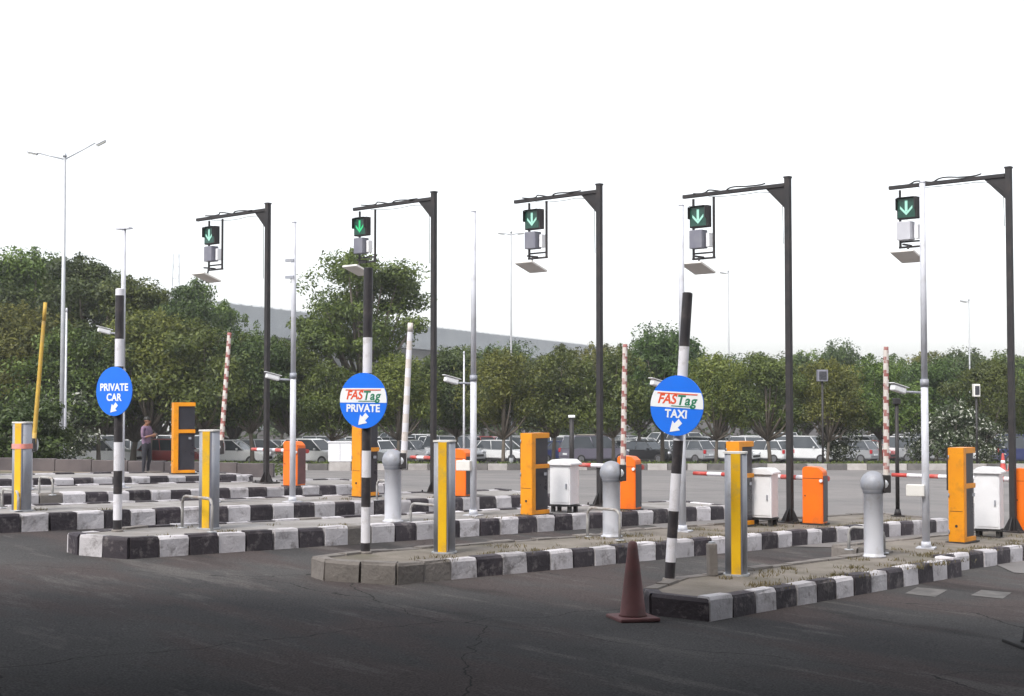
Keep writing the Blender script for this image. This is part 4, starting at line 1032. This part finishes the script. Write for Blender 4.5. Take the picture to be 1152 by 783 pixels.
# ------------------------------------------------------------------ street lamps and far posts
def lamp(px, top, Y, label, arms=((-1, 1.4, 0.1), (1, 1.5, 0.55)), r=0.09, mat='galv'):
    f = foot(px, Y); H = at(px, top, Y).z - f.z
    t = thing('street_lamp', label, 'street lamp', f, 0)
    MB().cyl((0, 0, -0.1), (0, 0, H), r, r * 0.6, 12).build('pole', mat, t)
    MB().cyl((0, 0, 0), (0, 0, 0.4), r * 1.5, r * 1.4, 12).build('base', mat, t)
    for sx, ln, rise in arms:
        MB().tube([(0, 0, H - 0.12), (sx * ln * 0.5, 0, H - 0.1 + rise * 0.5), (sx * ln, 0, H - 0.08 + rise)], 0.03, 8).build('arm', mat, t)
        hd = MB().box((sx * (ln + 0.22), 0, H - 0.07 + rise), (0.42, 0.18, 0.08), bevel=0.03, rot=Euler((0, -sx * math.atan2(rise, ln), 0))).build('lamp_head', mat, t)
        MB().box((sx * (ln + 0.24), 0, H - 0.125 + rise), (0.36, 0.16, 0.02), rot=Euler((0, -sx * math.atan2(rise, ln), 0))).build('lamp_glass', 'lamp_glass', hd)
    MB().cyl((0, 0, H - 0.01), (0, 0, H + 0.12), r * 0.9, r * 0.5, 10).build('pole_cap', mat, t)
    return t
lamp(70, 176, 56, 'tall pale twin-arm street lamp rising above the left trees', ((-1, 1.05, 0.22), (1, 1.2, 0.62)), 0.10)
lamp(575, 262, 84, 'slim pale lamp mast rising above the trees in the middle', ((-1, 0.35, 0.04), (1, 0.35, 0.04)), 0.08, 'lamp_pale')
lamp(820, 306, 90, 'slim pale lamp mast between the TAXI sign and fourth gantry post', ((-1, 0.12, 0.02),), 0.07, 'lamp_pale')
lamp(1091, 338, 84, 'slim pale lamp mast left of the rightmost gantry post', ((-1, 0.1, 0.02),), 0.06, 'lamp_pale')
lamp(74, 350, 54, 'short plain white pole just right of the twin-arm lamp', (), 0.055, 'white_steel')
lamp(522, 398, 66.6, 'short plain white pole just left of the middle white camera pole', (), 0.06, 'white_steel')
def boxpost(px, top, Y, label, mat, w=0.5, h=0.55):
    f = foot(px, Y); H = at(px, top, Y).z - f.z
    t = thing('signal_post', label, 'post', f, 0)
    MB().cyl((0, 0, -0.1), (0, 0, H - h), 0.055, 0.05, 10).build('post', 'black_steel', t)
    MB().box((0, 0, H - h / 2), (w, 0.3, h), bevel=0.03).build('box', mat, t)
    MB().box((0, -0.16, H - h / 2), (w * 0.7, 0.03, h * 0.7), bevel=0.01).build('face_plate', 'dark_panel', t)
boxpost(925, 416, 67, 'thin post with small grey box in front of trees right of lone orange housing', 'device_grey')
boxpost(1098, 432, 67, 'thin post with small pale box in front of the flowering trees', 'panel_grey', 0.3, 0.6)
f = foot(643, 63); t = thing('bollard_lamp', 'short dark lamp post across the road above the middle white cabinet', 'post', f, 0)
H = at(643, 470, 63).z - f.z
MB().cyl((0, 0, 0), (0, 0, H), 0.11, 0.1, 12).build('post', 'black_steel', t); MB().box((0, 0, H + 0.06), (0.3, 0.3, 0.12), bevel=0.03).build('cap', 'white_plastic', t)
f = foot(383, 64.5); t = thing('utility_box', 'white utility box on the far kerb left of the PRIVATE sign', 'utility box', f, 0.1)
MB().box((0, 0, 0.85), (1.05, 0.5, 0.86), bevel=0.02).build('body', 'white_plastic', t); MB().box((0, 0, 0.21), (0.95, 0.45, 0.42)).build('plinth', 'kerb_fade_w', t); MB().box((0, 0, 1.3), (1.12, 0.58, 0.05), bevel=0.01).build('lid', 'white_plastic', t); MB().box((0.0, -0.255, 0.85), (0.012, 0.02, 0.76)).build('door_gap', 'device_grey', t)
c = cone(foot(1127, 63), 0.8, 'bright red and white cone across the road, left one, near the right edge', ('red_paint', 'sign_white')); c['group'] = 'red and white cones across the road'
c = cone(foot(1136, 63.5), 0.8, 'bright red and white cone across the road, right one, near the right edge', ('red_paint', 'sign_white')); c['group'] = 'red and white cones across the road'

# ------------------------------------------------------------------ terminal building and mast, far away
P0 = at(246, 337, 218); P1 = at(655, 383, 380)
dv = (P1 - P0); dv.z = 0; Ln = dv.length; dv.normalize(); ang = math.atan2(dv.y, dv.x)
t = thing('terminal_building', 'long grey flat-roofed building far behind the layered tree', 'building', (P0.x, P0.y, -2.4), ang)
HT = P0.z + 2.4
MB().box((Ln / 2, 14, (HT - 5) / 2), (Ln, 26, HT - 5)).build('wall', 'facade', t)
mb = MB(); n_ = 24
prof = []
for k in range(n_ + 1):
    v = k / n_; prof.append((-4 + v * 36, HT - 4.0 + 4.0 * math.sin(math.pi * min(1, 0.25 + v * 0.75)) ** 0.8))
mb.prism([(y, z) for y, z in prof] + [(32, HT - 6), (-4, HT - 5.2)], 'x', -3, Ln + 3)
for k in range(int((Ln + 6) / 3.0)):
    x_ = -3 + k * 3.0
    for (ya, za), (yb, zb_) in zip(prof[:14], prof[1:15]): mb.tube([(x_, ya, za + 0.05), (x_, yb, zb_ + 0.05)], 0.16, 4)
mb.box((Ln / 2, -4.25, HT - 4.7), (Ln + 6.4, 0.4, 1.5))
mb.build('roof', 'roof_grey', t)
for k in range(int(Ln // 9)):
    w = MB().box((4 + k * 9, 0.95, (HT - 6) * 0.5), (7.2, 0.3, HT - 9)).build('window', 'glass', t)
f = foot(197, 250); f.z = -2.4; H = at(197, 286, 250).z - f.z
t = thing('antenna_mast', 'hazy lattice antenna mast above the trees left of farthest gantry', 'mast', f, 0.3)
mb = MB()
for sx in (-1, 1):
    for sy in (-1, 1): mb.cyl((sx * 0.9, sy * 0.9, 0), (sx * 0.5, sy * 0.5, H), 0.08, 0.06, 6)
for k in range(14):
    z0, z1 = H * k / 14, H * (k + 1) / 14; w0 = 0.9 - 0.4 * k / 14; s = 1 if k % 2 else -1
    mb.cyl((-s * w0, -w0, z0), (s * w0, -w0, z1), 0.05, seg=5).cyl((-w0, -w0, z1), (w0, -w0, z1), 0.05, seg=5).cyl((w0, -s * w0, z0), (w0, s * w0, z1), 0.05, seg=5)
mb.build('lattice', 'galv', t)
for (x, z) in ((-1.1, H - 4.5), (0.9, H - 2.5), (-0.3, H - 6.5)): MB().box((x, -0.8, z), (0.6, 0.3, 1.8), bevel=0.05).build('antenna', 'white_plastic', t)

# ------------------------------------------------------------------ the standing man
def person(f, rz, H, label):
    t = thing('person', label, 'person', f, rz)
    J = {}; V = []; E = []; RAD = []
    def j(name, co, r, par=None):
        J[name] = len(V); V.append(Vector(co)); RAD.append(r)
        if par: E.append((J[par], J[name]))
    # facing -y, metres for a 1.7 m figure
    j('pelvis', (0, 0, 0.93), (0.155, 0.11)); j('waist', (0, 0.01, 1.08), (0.145, 0.105), 'pelvis'); j('chest', (0, 0.01, 1.27), (0.17, 0.115), 'waist'); j('neckb', (0, 0.01, 1.42), (0.10, 0.085), 'chest')
    j('neck', (0, -0.01, 1.48), (0.052, 0.052), 'neckb'); j('jaw', (0, -0.035, 1.545), (0.062, 0.075), 'neck'); j('skull', (0, -0.025, 1.62), (0.078, 0.092), 'jaw'); j('crown', (0, -0.015, 1.68), (0.05, 0.06), 'skull')
    j('nose', (0, -0.125, 1.575), (0.012, 0.014), 'jaw')
    for s, q in ((-1, 'l'), (1, 'r')):
        j('ear' + q, (s * 0.085, -0.01, 1.59), (0.012, 0.02), 'skull')
        j('hip' + q, (s * 0.095, 0, 0.85), (0.092, 0.095), 'pelvis'); j('knee' + q, (s * 0.11, -0.02 - 0.02 * s, 0.48), (0.06, 0.062), 'hip' + q); j('calf' + q, (s * 0.112, 0.01, 0.34), (0.056, 0.06), 'knee' + q)
        j('ankle' + q, (s * 0.115, 0.02, 0.085), (0.04, 0.042), 'calf' + q); j('toe' + q, (s * 0.13, -0.14, 0.035), (0.038, 0.028), 'ankle' + q)
        j('sh' + q, (s * 0.185, 0.01, 1.385), (0.062, 0.06), 'neckb'); j('elb' + q, (s * 0.235, -0.02, 1.11), (0.043, 0.045), 'sh' + q)
        j('wr' + q, (s * 0.10, -0.235, 1.17), (0.027, 0.024), 'elb' + q); j('palm' + q, (s * 0.055, -0.30, 1.20), (0.034, 0.02), 'wr' + q)
        for fi in range(4):
            b = Vector((s * (0.035 + 0.004 * fi), -0.335 - 0.003 * fi, 1.225 - 0.018 * fi)); L = (0.035, 0.04, 0.037, 0.03)[fi]
            j(f'f{fi}a' + q, b, (0.009, 0.009), 'palm' + q); j(f'f{fi}b' + q, b + Vector((-s * L, -0.012, 0.008)), (0.008, 0.008), f'f{fi}a' + q)
        j('tha' + q, (s * 0.06, -0.285, 1.235), (0.010, 0.010), 'palm' + q); j('thb' + q, (s * 0.03, -0.30, 1.262), (0.009, 0.009), 'tha' + q)
    k = H / 1.72
    me = bpy.data.meshes.new('body'); me.from_pydata([v * k for v in V], E, [])
    o = bpy.data.objects.new('body', me); COL.objects.link(o)
    m = o.modifiers.new('skin', 'SKIN'); m.use_smooth_shade = True
    for i, r in enumerate(RAD): me.skin_vertices[0].data[i].radius = (r[0] * k, r[1] * k)
    me.skin_vertices[0].data[0].use_root = True
    s = o.modifiers.new('sub', 'SUBSURF'); s.levels = 2; s.render_levels = 2
    dg = bpy.context.evaluated_depsgraph_get(); dg.update()
    m2 = bpy.data.meshes.new_from_object(o.evaluated_get(dg)); bpy.data.objects.remove(o)
    ob = bpy.data.objects.new('body', m2); COL.objects.link(ob); ob.parent = t
    m2.materials.clear()
    for nm in ('skin', 'shirt', 'trousers', 'shoe'): m2.materials.append(M[nm])
    for p in m2.polygons:
        c = p.center / k
        p.material_index = 3 if c.z < 0.085 else 2 if c.z < 0.95 else 1 if c.z < 1.455 else 0
        if c.y < -0.11 and 1.0 < c.z < 1.32: p.material_index = 0
        p.use_smooth = True
    # hair cap, eyes
    hv = MB(); hv.lathe([(0.088, 1.60), (0.094, 1.64), (0.082, 1.69), (0.05, 1.718), (0.01, 1.728)], (0, 0, 0), 20, sx=0.93, sy=1.08)
    h = hv.build('hair', 'hair', t, smooth=True)
    for v in h.data.vertices: v.co = (v.co + Vector((0, 0.0, 0.0)) + Vector((0, -0.008, 0))) * k
    ev = MB()
    for q in (-1, 1): ev.lathe([(0.002, -0.006), (0.008, 0), (0.002, 0.006)], (q * 0.03, -0.108, 1.60), 8)
    e = ev.build('eyes', 'hair', t)
    for v in e.data.vertices: v.co *= k
    mv = MB().box((0, -0.108, 1.535), (0.04, 0.008, 0.008)); mo = mv.build('mouth', 'lips', t)
    for v in mo.data.vertices: v.co *= k
    return t, k
M['skin'] = pmat('skin', (0.24, 0.12, 0.075), (0.2, 0.1, 0.06), 10, 0.5); M['lips'] = pmat('lips', (0.2, 0.07, 0.06), None, 10, 0.5)
M['shirt'] = pmat('shirt', (0.20, 0.125, 0.18), (0.14, 0.095, 0.165), 16, 0.85); M['trousers'] = pmat('trousers', (0.022, 0.022, 0.03), (0.03, 0.03, 0.04), 10, 0.85)
M['shoe'] = pmat('shoe', (0.02, 0.018, 0.016), None, 10, 0.5); M['hair'] = pmat('hair', (0.012, 0.01, 0.009), None, 20, 0.5)
fp = foot(165.5, 37.5); fp.z += 0.045
t, k = person(fp, R(70), 1.56, 'man in a purple shirt and dark trousers standing on the dirt verge looking at phone')
ph = MB().box((0, 0, 0), (0.075, 0.011, 0.15), bevel=0.004).build('phone_body', 'rubber')
pe = thing('phone', 'small phone held in front of the man in the purple shirt', 'phone', Vector(fp) + Matrix.Rotation(R(70), 3, 'Z') @ Vector((0, -0.342 * k, 1.21 * k)), R(70))
ph.parent = pe; ph.rotation_euler = (R(-40), 0, 0)
s_ = MB().box((0, 0.0065, 0), (0.066, 0.002, 0.135)).build('screen', emat('screen', (0.8, 0.85, 0.9), 0.6), ph)

# ------------------------------------------------------------------ unseen roof and walls added around the camera to darken the near asphalt
t = thing('shade_blocker', 'added light-blocking roof and walls around the camera, out of view', 'shade_blocker', (0, -6, 0), 0)
SHADE_BLOCKER = True
if SHADE_BLOCKER:
    MB().box((0, -1.0, 6.2), (26, 36, 0.5)).build('roof', 'shade_slab', t)  # added slab, keeps sun and sky light off the foreground
    for x in (-12.7, 12.7): MB().box((x, 0.5, 2.7), (0.4, 33, 6.88)).build('shade_side', 'shade_slab', t)
    MB().box((0, -16.8, 2.7), (25.0, 0.4, 6.88)).build('shade_rear', 'shade_slab', t)

HAZE = 0.00065
if HAZE:
    hm = bpy.data.materials.new('haze'); hm.use_nodes = True; hn = hm.node_tree; hn.nodes.clear()
    ho = hn.nodes.new('ShaderNodeOutputMaterial'); pv = hn.nodes.new('ShaderNodeVolumePrincipled')
    pv.inputs['Color'].default_value = (0.92, 0.93, 0.95, 1); pv.inputs['Density'].default_value = HAZE; pv.inputs['Anisotropy'].default_value = 0.2
    hn.links.new(pv.outputs[0], ho.inputs['Volume'])
    me_ = MB().box((0, 1100, 10.0), (3700, 2900, 33)).build('haze', hm); me_['kind'] = 'stuff'

# ------------------------------------------------------------------ camera, light, render settings
cd = bpy.data.cameras.new('camera'); cam = bpy.data.objects.new('camera', cd); COL.objects.link(cam)
cd.sensor_width = 36; cd.lens = 36 * F / 1152; cam.location = CAM; cam.rotation_euler = (R(90) + PITCH, 0, 0); cd.clip_end = 6000; cd.clip_start = 0.1
sc.camera = cam
w = bpy.data.worlds.new('World'); sc.world = w; w.use_nodes = True
nt = w.node_tree; bg = nt.nodes['Background']
sky = nt.nodes.new('ShaderNodeTexSky'); sky.sky_type = 'NISHITA'; sky.sun_disc = False
SUN_EL, SUN_AZ = 50, -150          # azimuth measured from +Y (view direction) towards +X
sky.sun_elevation = R(SUN_EL); sky.sun_rotation = R(SUN_AZ); sky.air_density = 1.0; sky.dust_density = 2.0; sky.ozone_density = 1.0
hs = nt.nodes.new('ShaderNodeHueSaturation'); hs.inputs['Saturation'].default_value = 0.2
nt.links.new(sky.outputs[0], hs.inputs['Color']); nt.links.new(hs.outputs[0], bg.inputs['Color']); bg.inputs['Strength'].default_value = 0.15
sl = bpy.data.lights.new('sun', 'SUN'); so = bpy.data.objects.new('sun', sl); COL.objects.link(so)
sl.energy = 1.4; sl.angle = R(15); sl.color = (1.0, 0.95, 0.88)
dr = Vector((math.sin(R(SUN_AZ)) * math.cos(R(SUN_EL)), math.cos(R(SUN_AZ)) * math.cos(R(SUN_EL)), math.sin(R(SUN_EL))))
so.rotation_euler = (-dr).to_track_quat('-Z', 'Y').to_euler(); so.location = (0, 0, 30)
sc.view_settings.view_transform = 'Standard'; sc.view_settings.look = 'None'; sc.view_settings.exposure = 1.0; sc.view_settings.gamma = 1; sc.view_settings.use_curve_mapping = False
sc.cycles.use_denoising = True; sc.cycles.max_bounces = 5; sc.cycles.transparent_max_bounces = 4; sc.cycles.diffuse_bounces = 3
